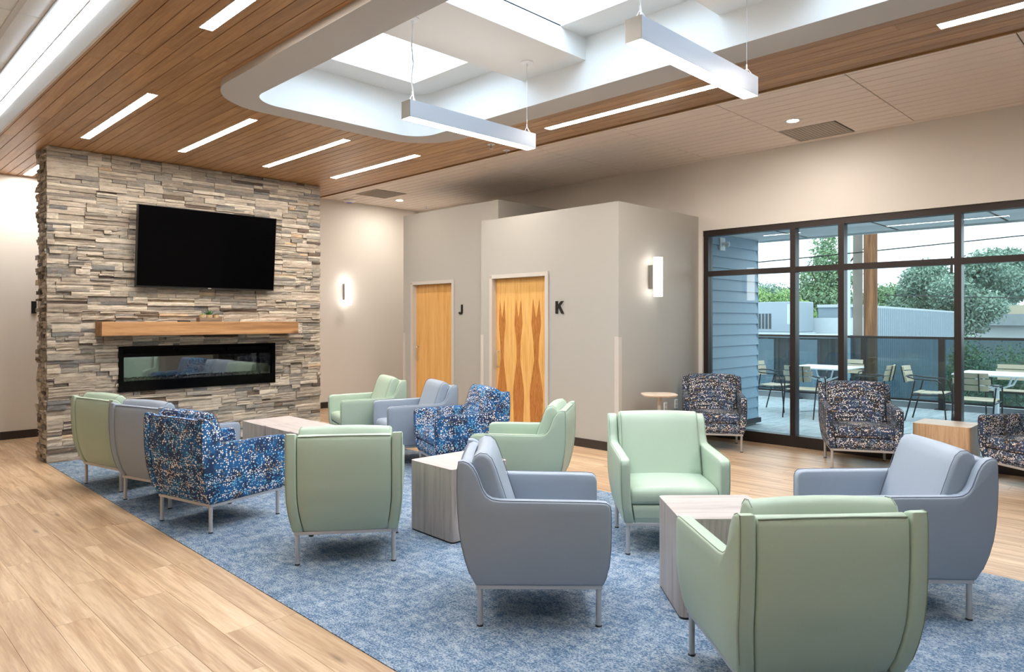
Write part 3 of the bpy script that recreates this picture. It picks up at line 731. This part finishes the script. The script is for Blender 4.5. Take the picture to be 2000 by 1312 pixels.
# ================================================================== LOUNGE CHAIRS
def inset(poly, d):
    n = len(poly); out = []
    A = sum(poly[i][0] * poly[(i + 1) % n][1] - poly[(i + 1) % n][0] * poly[i][1] for i in range(n)); sg = 1 if A > 0 else -1
    for i in range(n):
        p0, p1, p2 = Vector(poly[i - 1]), Vector(poly[i]), Vector(poly[(i + 1) % n])
        e1 = (p1 - p0).normalized(); e2 = (p2 - p1).normalized()
        n1 = Vector((-e1.y, e1.x)) * sg; n2 = Vector((-e2.y, e2.x)) * sg; b = (n1 + n2)
        b = b / max(.35, b.length_squared) * 2 if b.length > 1e-6 else n1
        out.append(tuple(p1 + b * d))
    return out
def pad(name, prof, y0, y1, rnd=.012, shift=None, cutsz=(), cutsx=(), crown=0, shear=False):
    """upholstered slab: side profile (x, z) swept from y0 to y1 with rolled edges"""
    steps = [(0, rnd), (rnd * .3, rnd * .3), (rnd, 0)]
    loops = [(y0 + a, i) for a, i in steps] + [(y1 - a, i) for a, i in reversed(steps)]
    bm = bmesh.new(); rings = []
    for yy, ins in loops: rings.append([bm.verts.new((x, yy, z)) for x, z in (inset(prof, ins) if ins else prof)])
    n = len(prof)
    for a, b in zip(rings, rings[1:]):
        for k in range(n): bm.faces.new((a[k], a[(k + 1) % n], b[(k + 1) % n], b[k]))
    bm.faces.new(list(reversed(rings[0]))); bm.faces.new(rings[-1])
    for z in cutsz: bmesh.ops.bisect_plane(bm, geom=bm.verts[:] + bm.edges[:] + bm.faces[:], plane_co=(0, 0, z), plane_no=(0, 0, 1))
    for x in cutsx: bmesh.ops.bisect_plane(bm, geom=bm.verts[:] + bm.edges[:] + bm.faces[:], plane_co=(x, 0, 0), plane_no=(1, 0, 0))
    if crown or shear:
        for k in range(1, 6): bmesh.ops.bisect_plane(bm, geom=bm.verts[:] + bm.edges[:] + bm.faces[:], plane_co=(0, y0 + (y1 - y0) * k / 6, 0), plane_no=(0, 1, 0))
    for v in bm.verts:
        if crown:
            t = (v.co.y - (y0 + y1) / 2) / ((y1 - y0) / 2); v.co += Vector(crown) * max(0, 1 - t * t) * (1 if v.co.z > .43 else .3)
        if shift: v.co.y = shift(v.co.y, v.co.z)
    bmesh.ops.recalc_face_normals(bm, faces=bm.faces); me = bpy.data.meshes.new(name); bm.to_mesh(me); bm.free(); me.shade_smooth(); me.set_sharp_from_angle(angle=R(55)); return me
def bulge(z): return -.032 * max(0, (.46 - z) / .25) ** 1.7
ARM = [(-.322, .212), (-.2, .212), (0, .212), (.2, .212), (.318, .212), (.335, .25), (.349, .31), (.356, .40), (.358, .50), (.357, .595), (.351, .618), (.335, .632), (.30, .636), (.15, .639), (0, .641), (-.12, .643), (-.20, .645), (-.238, .651), (-.264, .667), (-.284, .697), (-.298, .735), (-.313, .775), (-.332, .808), (-.355, .831), (-.380, .841), (-.405, .839), (-.412, .80), (-.413, .70), (-.410, .60), (-.402, .50), (-.390, .42), (-.372, .34), (-.350, .27)]
BACK = [(-.318, .214), (-.345, .27), (-.367, .34), (-.385, .42), (-.397, .50), (-.405, .60), (-.408, .70), (-.406, .795), (-.396, .822), (-.37, .832), (-.34, .822), (-.328, .70), (-.32, .50), (-.28, .214)]
CUSH = [(-.345, .62), (-.352, .80), (-.338, .845), (-.308, .866), (-.274, .862), (-.247, .838), (-.224, .785), (-.192, .69), (-.155, .58), (-.120, .475), (-.108, .44), (-.13, .41), (-.32, .41)]
SEAT = [(-.2, .336), (.1, .334), (.322, .333), (.337, .345), (.342, .38), (.338, .413), (.322, .434), (.28, .443), (.1, .446), (-.2, .440)]
APRON = [(-.3, .212), (.316, .212), (.331, .25), (.337, .315), (.330, .331), (-.3, .331)]
CZ = [.24, .28, .32, .36, .40, .45, .52, .58]; CXS = [-.2, -.1, 0, .1, .2, .3]
mesh_arm = {1: pad('arm_panel', ARM, .292, .36, .011, lambda y, z: y + bulge(z), CZ, CXS), -1: pad('arm_panel', ARM, -.36, -.292, .011, lambda y, z: y - bulge(z), CZ, CXS)}
mesh_back = pad('back_panel', BACK, -.289, .289, .010, lambda y, z: y * (1 + bulge(z) / .29), CZ, (), (-.006, 0, .0))
mesh_cush = pad('back_cushion', CUSH, -.290, .290, .016, None, (.5, .6, .7, .8), (), (.014, 0, .010))
mesh_seat = pad('seat_cushion', SEAT, -.288, .288, .016, None, (.36, .39, .42), (-.1, 0, .1, .2, .3), (0, 0, .012))
mesh_apron = pad('seat_apron', APRON, -.286, .286, .006, lambda y, z: y * (1 + bulge(z) / .29), (.25, .29), ())
pf = MB(); q = .318
pf.box(-q, q, -q, -q + .028, .19, .212); pf.box(-q, q, q - .028, q, .19, .212); pf.box(-q, -q + .028, -q + .028, q - .028, .19, .212); pf.box(q - .028, q, -q + .028, q - .028, .19, .212)
mesh_base = bevel_mesh(pf.mesh('base_frame'), .002, 1)
mesh_leg = MB().tube([(0, 0, .008), (0, 0, .19)], .0142, 14).mesh('leg', None, True); mesh_foot = MB().lathe([(.001, 0), (.017, 0), (.017, .006), (.012, .010), (.001, .010)], 14).mesh('foot_glide', None, True)
def pipe_mesh(side):
    m = MB(); pts = inset(ARM[4:30], .0) if False else ARM[4:]
    m.tube([(x * 1.0, side * (.3525 + bulge(z)), z + .0005) for x, z in pts], .0019, 6); return m.mesh('piping', None, True)
mesh_pipe = {s: pipe_mesh(s) for s in (1, -1)}
mesh_seam = MB().tube([(-.399, -.282, .822), (-.403, -.1, .826), (-.403, .1, .826), (-.399, .282, .822)], .003, 6).mesh('piping', None, True)
def cush_pipe(s): return MB().tube([(x + .003 + (.003 if z > .5 else 0), s * .278, z + .003) for x, z in CUSH[2:11]], .0018, 6).mesh('piping', None, True)
mesh_cpipe = {s: cush_pipe(s) for s in (1, -1)}
def slot(o, mat):
    if not o.data.materials: o.data.materials.append(None)
    o.material_slots[0].link = 'OBJECT'; o.material_slots[0].material = MATS[mat]; return o
def make_chair(name, label, x, y, deg, fab, pip, group):
    t = thing(name, label, 'armchair', (x, y, .004 if CX0 < x < CX1 else 0), R(deg), group)
    for s in (1, -1):
        a = slot(link('arm_panel', mesh_arm[s], t), fab); slot(link('piping', mesh_pipe[s], a), pip)
    b = slot(link('back_panel', mesh_back, t), fab); slot(link('piping', mesh_seam, b), pip)
    c = slot(link('back_cushion', mesh_cush, t), fab)
    for s in (1, -1): slot(link('piping', mesh_cpipe[s], c), pip)
    slot(link('seat_cushion', mesh_seat, t), fab); slot(link('seat_apron', mesh_apron, t), fab)
    slot(link('base_frame', mesh_base, t), 'chair_metal')
    for sx in (1, -1):
        for sy in (1, -1):
            l_ = slot(link('leg', mesh_leg, t, (sx * .30, sy * .30, 0)), 'chair_metal'); slot(link('foot_glide', mesh_foot, l_), 'black_plastic')
    return t
G, Y_, B_, D_ = ('vinyl_green', 'piping_green'), ('vinyl_grey', 'piping_grey'), ('dots_skylit', 'piping_dark'), ('dots_dim', 'piping_dark')
g1, g2, g3, g4 = 'armchairs in the row left of the long table', 'armchairs in the row right of the long table', 'armchairs around the near cube tables', 'dotted armchairs by the window'
for lb, x, y, dg, fb, gr in (
    ('sage green armchair at the stone fireplace corner, seen from behind, farthest in the left row', 2.225, 7.31, 12.5, G, g1),
    ('blue grey armchair seen from behind between the green and the dotted armchair', 2.312, 6.43, 16, Y_, g1),
    ('skylit blue dotted armchair seen from behind and the side, nearest in the left row', 2.295, 5.509, 13.1, B_, g1),
    ('sage green armchair with its back square to the camera in front of the long table', 2.609, 4.149, 52.7, G, g3),
    ('sage green armchair farthest away, right of the stone fireplace and facing it', 4.709, 7.175, 161, G, g2),
    ('blue grey armchair in front of the plain maple door, between green and dotted chairs', 4.739, 6.279, 158.5, Y_, g2),
    ('skylit blue dotted armchair in front of the flame grain door', 4.634, 5.376, 159.5, B_, g2),
    ('mint green armchair seen from its side in front of the room K wall', 4.226, 4.089, 123.3, G, g3),
    ('blue grey armchair in the foreground seen from its side, beside the nearer grey cube table', 2.831, 2.618, -45.8, Y_, g3),
    ('mint green armchair facing the camera behind the near cube table', 4.255, 2.719, 223.4, G, g3),
    ('large sage green armchair closest to the camera, cut off by the bottom edge', 2.913, 1.277, 48.5, G, g3),
    ('blue grey armchair in the right foreground turned away to the left', 4.252, 1.309, 132.8, Y_, g3),
    ('dark dotted armchair beside the small pedestal table at the window corner', 7.831, 4.318, 212.5, D_, g4),
    ('dark dotted armchair in the middle of the window, facing the camera', 7.97, 2.678, 207.2, D_, g4),
    ('dark dotted armchair cut off by the right edge, beyond the oak cube', 8.07, 1.10, 146, D_, g4)):
    make_chair('lounge_chair', lb, x, y, dg, fb[0], fb[1], gr)

# ================================================================== TABLES
def cube(label, x, y, deg, sx, sy, h, mat, mat_top, group, z=.004, name='cube_table'):
    t = thing(name, label, 'table', (x, y, z), R(deg), group)
    hp = rrect(-sx / 2, sx / 2, -sy / 2, sy / 2, .028, 5)
    MB().prism([(a * .985, b * .985, 0) for a, b in hp], (0, 0, .012)).build('plinth', 'black_matte', t)
    MB().prism([(a, b, .012) for a, b in hp], (0, 0, h - .016)).build('body', mat, t, True)
    link('top', bevel_mesh(MB().prism([(a * 1.001, b * 1.001, h - .004) for a, b in hp], (0, 0, .005)).mesh('top', mat_top), .0008, 1), t)
cube('grey wood laminate cube table left of the foreground blue grey armchair', 3.405, 3.945, -2, .52, .50, .513, 'laminate_grey', 'laminate_top', 'grey cube tables')
cube('grey wood laminate cube table between the two near green armchairs', 3.535, 1.935, 46, .49, .52, .52, 'laminate_grey', 'laminate_top', 'grey cube tables')
for k, (yy, lb) in enumerate(((6.80, 'grey wood cube table nearest the fireplace in the long row'), (6.29, 'grey wood cube table in the middle of the long row before the fireplace'), (5.78, 'grey wood cube table nearest the camera in the long row before the fireplace'))):
    cube(lb, 3.41, yy, -1, .52, .505, .513, 'laminate_grey', 'laminate_top', 'cube tables pushed together in a row')
cube('light oak cube table between the two dotted armchairs at the window', 8.215, 1.915, 0, .44, .51, .50, 'laminate_oak', 'laminate_oak_top', 'window side tables', 0)
t = thing('pedestal_table', 'small pale wood pedestal table beside the sconce wall', 'table', (7.0, 4.55, 0))
tp = []
for k in range(48):
    a = 2 * pi * k / 48; e = 3.2; c_, s_ = cos(a), sin(a); rr = (abs(c_) ** e + abs(s_) ** e) ** (-1 / e) * .20; tp.append((rr * cos(a + .8), rr * sin(a + .8)))
m = MB(); m.prism([(x * .93, y * .93, .668) for x, y in tp], (0, 0, .012)); m.prism([(x, y, .680) for x, y in tp], (0, 0, .012)); m.build('table_top', 'table_birch', t)
MB().tube([(0, 0, .012), (0, 0, .668)], .024, 16).build('column', 'frame_grey', t, True)
MB().lathe([(.001, 0), (.19, 0), (.19, .008), (.05, .014), (.001, .014)], 28).build('base_plate', 'frame_grey', t, True)
for i, (x, z) in enumerate(((7.69, .447), (7.94, .467))):
    t = thing('wall_outlet', ['white wall switch plate under the pedestal table side of the sconce wall', 'white electrical outlet beside the dotted armchair on the sconce wall'][i], 'outlet', (x, 4.91, z), 0, 'white wall plates')
    link('cover_plate', bevel_mesh(bx(-.036, .036, -.008, 0, -.06, .06).mesh('cover_plate', 'white_plastic'), .003, 1), t)
    for s in (-1, 1): bx(-.017, .017, -.010, -.008, s * .026 - .016, s * .026 + .016).build('socket', 'frame_grey', t)

# ================================================================== OUTSIDE
TZ = -.03
terr = struct('terrace', bx(XR + .16, 14.4, -6, 14, TZ - .2, TZ - .012), 'asphalt', label='blue grey paved terrace outside the window')
pv = bevel_mesh(bx(-.297, .297, -.597, .597, -.012, 0).mesh('paver', 'paver'), .003, 1)
for i in range(10):
    for j in range(10):
        x = XR + .16 + .30 + i * .6; y = -1.0 + j * 1.2 + (.6 if i % 2 else 0)
        if x < 14.2: link('paver', pv, terr, (x, y, TZ))
kerb = struct('terrace_kerb', bx(14.2, 14.55, -6, 14, TZ - .2, TZ + .10), 'concrete_kerb')
# siding wing wall
sw = MB(); sw.box(XR + .16, 10.22, 4.92, 6.5, TZ, 3.6); sdw = struct('wall_siding', sw, 'siding', label='blue grey lap sided wall outside the left end of the window')
for k in range(18):
    z0 = .075 + k * .158
    if z0 > 2.70: break
    z1 = min(z0 + .165, 2.76)
    MB().prism([(XR + .16, 4.92, z0), (XR + .16, 4.882, z0), (XR + .16, 4.908, z1), (XR + .16, 4.92, z1)], (10.235 - XR - .16, 0, 0)).build('siding_board', 'siding', sdw)
    MB().prism([(10.22, 6.5, z0), (10.245, 6.5, z0), (10.228, 6.5, z1), (10.22, 6.5, z1)], (0, -1.61, 0)).build('siding_board', 'siding', sdw)
bx(XR + .16, 10.27, 4.86, 4.92, .0, .07).build('base_flashing', 'dark_metal', sdw)
sof = struct('canopy_soffit', bx(XR + .16, 10.36, -6, 6.6, 2.765, 3.2), 'soffit_blue', label='pale soffit of the canopy above the terrace')
for yy in (4.2, 2.98, 1.76, .54, -.68): bx(XR + .2, 10.34, yy - .012, yy + .012, 2.760, 2.766).build('soffit_joint', 'slot_dark', sof)
bx(10.36, 10.40, -6, 6.6, 2.74, 3.2).build('soffit_fascia', 'soffit_blue', sof)
t = thing('security_camera', 'small white security camera on the blue siding above the terrace', 'camera', (9.10, 4.89, 2.62))
bx(-.07, .07, -.02, .01, -.09, .09).build('mount_plate', 'white_plastic', t); MB().lathe([(.001, -.05), (.03, -.04), (.045, 0), (.03, .03), (.001, .035)], 16, (.03, -.07, 0)).build('camera_dome', 'white_plastic', t, True); MB().tube([(0, -.02, 0), (.02, -.06, 0)], .015, 8).build('camera_arm', 'white_plastic', t)
# guard rail
rail = thing('guard_rail', 'dark metal guard rail with glass panels along the terrace edge', 'railing', (14.1, 3, TZ))
bx(-.03, .03, -7.5, 7.5, 1.24, 1.285).build('top_rail', 'bronze', rail); bx(-.02, .02, -7.5, 7.5, .12, .16).build('bottom_rail', 'bronze', rail)
for k in range(-5, 6):
    yy = 1.645 - k * 1.29 - .0
    if abs(yy) > 7.4: continue
    o = bx(-.035, .035, yy - .05, yy + .05, 0, 1.24).build('post', 'bronze', rail)
    bx(-.08, .08, yy - .10, yy + .10, 0, .012).build('foot_plate', 'bronze', o)
    bx(-.005, .005, yy - 1.24, yy - .05, .16, 1.24).build('glass_panel', 'guard_glass', rail)
# terrace furniture
def patio_chair(label, x, y, deg, group):
    t = thing('patio_chair', label, 'chair', (x, y, TZ), R(deg), group)
    for s in (1, -1):
        MB().tube([(-.30, s * .24, 0), (-.20, s * .245, .40), (-.15, s * .26, .64)], .011, 8).build('rear_leg', 'dark_metal', t, True)
        MB().tube([(.27, s * .25, 0), (.24, s * .265, .45), (.20, s * .27, .62), (.14, s * .27, .655), (-.15, s * .265, .665), (-.26, s * .22, .69), (-.30, s * .10, .70), (-.305, 0, .70)], .011, 8).build('arm_rail', 'dark_metal', t, True)
    MB().tube([(-.2, -.24, .41), (.24, -.26, .43), (.24, .26, .43), (-.2, .24, .41), (-.2, -.24, .41)], .01, 6).build('seat_frame', 'dark_metal', t, True)
    for k in range(5):
        x0 = -.19 + k * .088; link('seat_slat', bevel_mesh(bx(x0, x0 + .08, -.235, .235, .435 + .006 * abs(k - 1.5), .450 + .006 * abs(k - 1.5)).mesh('seat_slat', 'seat_cream'), .005, 1), t)
    for k, (z0, z1, hwid) in enumerate(((.60, .675, .20), (.69, .765, .225), (.78, .85, .205))):
        m = MB(); nseg = 8
        pts = [(-.285 - .05 * (1 - (2 * i / nseg - 1) ** 2) - (z0 - .6) * .22, (2 * i / nseg - 1) * hwid) for i in range(nseg + 1)]
        for a, b in zip(pts, pts[1:]):
            m.prism([(a[0], a[1], z0), (b[0], b[1], z0), (b[0] - .014, b[1], z1), (a[0] - .014, a[1], z1)], (.014, 0, 0))
        m.build('back_slat', 'seat_cream', t)
    for s in (1, -1): MB().tube([(-.335, s * .1, .59), (-.385, s * .1, .84)], .008, 6).build('back_stay', 'dark_metal', t)
def patio_table(label, x, y, group):
    t = thing('patio_table', label, 'table', (x, y, TZ), 0, group)
    link('table_top', bevel_mesh(bx(-.52, .52, -.48, .48, .752, .775).mesh('table_top', 'off_white_outdoor'), .004, 1), t)
    MB().tube([(0, 0, .02), (0, 0, .60)], .035, 12).build('column', 'off_white_outdoor', t, True)
    for sx, sy in ((1, 1), (1, -1), (-1, 1), (-1, -1)):
        MB().tube([(0, 0, .52), (sx * .18, sy * .18, .60), (sx * .24, sy * .24, .752)], .014, 8).build('support_arm', 'off_white_outdoor', t, True)
        MB().tube([(0, 0, .03), (sx * .30, sy * .30, .012)], .016, 8).build('foot', 'off_white_outdoor', t, True)
ga, gb = 'terrace chairs at the far left table', 'terrace chairs at the right table'
patio_table('white square terrace table nearer the blue siding', 12.42, 4.74, 'terrace tables'); patio_table('white square terrace table at the right edge of the window', 12.72, 2.30, 'terrace tables')
patio_chair('slatted terrace chair beside the blue siding, turned to the left table', 12.02, 5.42, -92, ga)
patio_chair('slatted terrace chair with its back to the window at the left table', 11.52, 4.72, 4, ga)
patio_chair('slatted terrace chair on the railing side of the left table', 13.35, 4.72, 182, ga)
patio_chair('slatted terrace chair right of the left table, above the middle dotted armchair', 12.42, 4.02, 92, ga)
patio_chair('slatted terrace chair left of the right table, seen from its side', 12.42, 3.12, -88, gb)
patio_chair('slatted terrace chair with its back to the window at the right table', 11.72, 2.36, 0, gb)
patio_chair('slatted terrace chair on the railing side of the right table', 13.60, 2.30, 180, gb)
# ground and neighbours
GZ = -3.6
struct('ground', bx(14.4, 160, -60, 110, GZ - .2, GZ), 'asphalt', label='grey ground beyond the terrace')
def corrugated(name, p0, p1, z0, z1, mat, parent, pitch=.22, d=.05):
    a, b = Vector((*p0, 0)), Vector((*p1, 0)); L = (b - a).length; u = (b - a).normalized(); nrm = Vector((u.y, -u.x, 0)); n = int(L / pitch); V = []; F = []
    prof = [(0, 0), (.55, 0), (.65, 1), (.90, 1)]
    cs = [(i + f_) * pitch for i in range(n) for f_, _ in prof]; hs = [h for i in range(n) for _, h in prof]
    for s_, h in zip(cs, hs):
        p = a + u * s_ + nrm * h * d; V += [(p.x, p.y, z0), (p.x, p.y, z1)]
    F = [(2 * i, 2 * i + 2, 2 * i + 3, 2 * i + 1) for i in range(len(cs) - 1)]
    me = bpy.data.meshes.new(name); me.from_pydata(V, [], F); me.materials.append(MATS[mat]); return link(name, me, parent)
nb = thing('warehouse', 'low dark corrugated warehouse with a pale flat roof behind the railing', 'building', (0, 0, 0))
corrugated('corrugated_wall', (20.0, 20), (20.0, 7.35), GZ, 1.06, 'corrugated_dark', nb, .30)
bx(20.05, 22.5, 7.35, 20, GZ, 1.05).build('body', 'corrugated_dark', nb)
bx(19.9, 22.5, 7.3, 20, 1.05, 1.13).build('roof', 'roof_grey', nb); bx(22.2, 22.5, 7.3, 20, 1.13, 1.62).build('parapet', 'concrete_kerb', nb)
for yy in (8.1, 9.35): bx(19.93, 19.97, yy - .3, yy + .25, -1.2, 1.0).build('door_panel', 'corrugated_light', nb)
hv = thing('rooftop_unit', 'grey rooftop air conditioning unit on the pale roof', 'air conditioner', (21.4, 9.55, 1.13))
link('cabinet', bevel_mesh(bx(-.55, .55, -.85, .75, .05, .98).mesh('cabinet', 'hvac'), .02, 1), hv)
for k in range(6): bx(-.56, -.549, .0 + k * .11, .07 + k * .11, .15, .62).build('louvre', 'corrugated_dark', hv)
bx(-.56, -.549, -.7, -.5, .3, .9).build('access_panel', 'roof_grey', hv); bx(-.6, .6, -.9, .8, 0, .05).build('curb', 'roof_grey', hv)
nb = thing('metal_shed', 'pale ribbed metal building behind the brown utility pole', 'building', (0, 0, 0))
corrugated('corrugated_wall', (22.8, 7.75), (45.7, 10.23), GZ, 1.98, 'corrugated_light', nb, .34, .07)
MB().prism([(22.8, 7.85, GZ), (45.7, 10.33, GZ), (45.7, 10.33, 1.95), (22.8, 7.85, 1.95)], (-.1, 1.0, 0)).build('body', 'corrugated_light', nb)
MB().prism([(22.7, 7.70, 1.95), (45.8, 10.18, 1.95), (45.8, 10.18, 2.04), (22.7, 7.70, 2.04)], (-.1, 1.15, 0)).build('roof_edge', 'roof_grey', nb)
nb = thing('flat_roof_building', 'long white flat roofed building at the far right of the window view', 'building', (0, 0, 0))
MB().prism([(58, 12.6, GZ), (53, 4.0, GZ), (53, 4.0, 1.2), (58, 12.6, 1.2)], (8, -2, 0)).build('wall', 'off_white_outdoor', nb)
MB().prism([(57.6, 12.7, 1.2), (52.6, 3.9, 1.2), (52.6, 3.9, 1.95), (57.6, 12.7, 1.95)], (8, -2, 0)).build('roof_band', 'roof_grey', nb)
bx(60, 62, 8.6, 10.2, 1.9, 2.6).build('roof_unit', 'seat_cream', nb)
MB().tube([(16.05, 5.16, GZ), (16.05, 5.16, 9)], .135, 18).build('utility_pole', 'pole_brown', None, True); tag(bpy.data.objects['utility_pole'], 'thick brown wooden utility pole beyond the railing', 'pole')
o = MB().tube([(21.1, 7.12, GZ), (21.1, 7.12, 11)], .125, 16).build('utility_pole', 'pole_grey', None, True); tag(o, 'weathered grey utility pole left of the brown one', 'pole')
o = MB().tube([(17.8, 6.21, GZ), (17.8, 6.21, 9)], .036, 10).build('metal_mast', 'pole_white', None, True); tag(o, 'thin white metal mast beside the grey utility pole', 'pole')
def wire(a, b, r, sag, label):
    A, B = Vector(a), Vector(b); pts = [tuple(A.lerp(B, k / 12) - Vector((0, 0, sag * 4 * (k / 12) * (1 - k / 12)))) for k in range(13)]
    tag(MB().tube(pts, r, 5).build('power_line', 'black_matte'), label, 'cable', 'overhead lines')
wire((14.5, 9.5, 2.72), (22.5, -2.0, 4.05), .014, .05, 'thick black overhead cable crossing the upper panes')
wire((18.0, 9.8, -.6), (14.9, 8.1, 3.9), .008, .0, 'slanting thin guy wire beside the blue siding')
wire((16.8, 5.1, 2.1), (34.0, .2, 2.35), .012, .05, 'thin dark cable crossing the trees behind the right panes')
# trees and shrubs
def leaves(name, mat, parent, blobs, n, size):
    n = int(n * 2.6); size *= .55
    V = []; F = []; cols = []
    wts = [b[3] * b[4] * b[5] for b in blobs]; tot = sum(wts)
    for (cx, cy, cz, rx, ry, rz), wt in zip(blobs, wts):
        for _ in range(int(n * wt / tot)):
            while True:
                p = Vector((random.uniform(-1, 1), random.uniform(-1, 1), random.uniform(-1, 1)))
                if .25 < p.length <= 1: break
            p = p * (.55 + .45 * random.random()) / max(.6, p.length ** .3)
            c = Vector((cx + p.x * rx, cy + p.y * ry, cz + p.z * rz)); a = Vector((random.gauss(0, 1), random.gauss(0, 1), random.gauss(0, 1))).normalized(); b = a.cross(Vector((random.gauss(0, 1), random.gauss(0, 1), random.gauss(0, 1)))).normalized(); s_ = size * random.uniform(.6, 1.3)
            k = len(V); V += [tuple(c - a * s_), tuple(c + b * s_ * .5), tuple(c + a * s_), tuple(c - b * s_ * .5)]; F.append((k, k + 1, k + 2, k + 3))
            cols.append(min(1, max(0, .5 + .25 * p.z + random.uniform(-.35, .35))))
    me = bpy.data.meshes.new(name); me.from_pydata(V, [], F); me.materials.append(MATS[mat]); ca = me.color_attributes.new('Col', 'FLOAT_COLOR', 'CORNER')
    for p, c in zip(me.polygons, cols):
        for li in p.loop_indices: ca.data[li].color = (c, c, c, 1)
    return tag(link(name, me, parent), kind='stuff')
def tree(name, label, x, y, top, rad, mat, n=5000, size=.20, conic=False, sparse=1.0, base=-1.0):
    t = thing(name, label, 'tree', (x, y, GZ), 0, 'trees beyond the terrace'); h = top - GZ; z0 = max(.2 * h, base - GZ)
    blobs = []
    if conic:
        for k in range(9):
            f_ = k / 8; rr = rad * (1 - f_ * .88); zc = z0 + (h - z0) * f_ * .93
            for q_ in range(4): a = random.uniform(0, 6.28); blobs.append((cos(a) * rr * .35, sin(a) * rr * .35, zc, rr * .75, rr * .75, (h - z0) * .10))
    else:
        for k in range(22):
            a = random.uniform(0, 6.28); e = random.uniform(-.4, 1); rr = rad * sqrt(random.random()) * .75 * sqrt(max(.1, 1 - max(0, e) ** 2)); zc = z0 + (h - z0) * (.45 + .42 * e)
            s_ = rad * random.uniform(.26, .44) * sparse; blobs.append((cos(a) * rr, sin(a) * rr, zc, s_, s_, s_ * .75))
    leaves('foliage', mat, t, blobs, n, size)
    tr = MB(); tr.tube([(0, 0, 0), (.1, .05, h * .4), (0, 0, h * .85)], [rad * .07, rad * .045, rad * .012], 8)
    for k in range(6):
        a = k * 1.05; tr.tube([(.05, 0, h * (.35 + .06 * k)), (cos(a) * rad * .5, sin(a) * rad * .5, h * (.5 + .07 * k))], [rad * .016, rad * .006], 6)
    tr.build('trunk', 'bark', t, True)
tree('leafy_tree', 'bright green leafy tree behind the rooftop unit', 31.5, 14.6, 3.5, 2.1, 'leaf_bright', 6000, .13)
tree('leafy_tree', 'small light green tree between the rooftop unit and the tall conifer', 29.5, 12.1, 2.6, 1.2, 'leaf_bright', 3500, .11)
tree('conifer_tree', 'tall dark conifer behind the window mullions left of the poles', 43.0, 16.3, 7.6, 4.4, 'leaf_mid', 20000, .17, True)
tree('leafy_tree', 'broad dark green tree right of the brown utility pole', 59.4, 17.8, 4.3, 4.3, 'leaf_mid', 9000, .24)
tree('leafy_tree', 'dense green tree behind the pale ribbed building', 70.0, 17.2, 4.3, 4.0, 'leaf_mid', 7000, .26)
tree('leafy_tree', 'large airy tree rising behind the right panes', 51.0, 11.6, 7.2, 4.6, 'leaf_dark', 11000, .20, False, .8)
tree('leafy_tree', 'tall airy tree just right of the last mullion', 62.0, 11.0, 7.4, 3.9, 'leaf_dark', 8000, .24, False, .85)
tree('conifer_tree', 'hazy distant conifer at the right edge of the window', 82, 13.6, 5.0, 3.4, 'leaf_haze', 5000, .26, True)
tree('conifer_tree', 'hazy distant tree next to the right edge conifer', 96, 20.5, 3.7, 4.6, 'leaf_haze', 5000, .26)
tree('conifer_tree', 'dark tree behind the bright green leafy tree', 52, 24.0, 4.4, 4.0, 'leaf_dark', 6000, .2)
for x, y, top_, rd, lb in ((30.0, 4.9, .75, 1.8, 'large rounded dark shrub seen through the right glass railing'), (27.0, 5.7, 1.0, .9, 'narrow dark hedge shrub beside the last mullion')):
    t = thing('shrub', lb, 'shrub', (x, y, GZ), 0, 'shrubs beyond the railing'); leaves('foliage', 'leaf_mid', t, [(0, 0, (top_ - GZ) * .55, rd, rd, (top_ - GZ) * .48)], 5000, .10); MB().tube([(0, 0, 0), (0, 0, 1.5)], .1, 6).build('stem', 'bark', t)
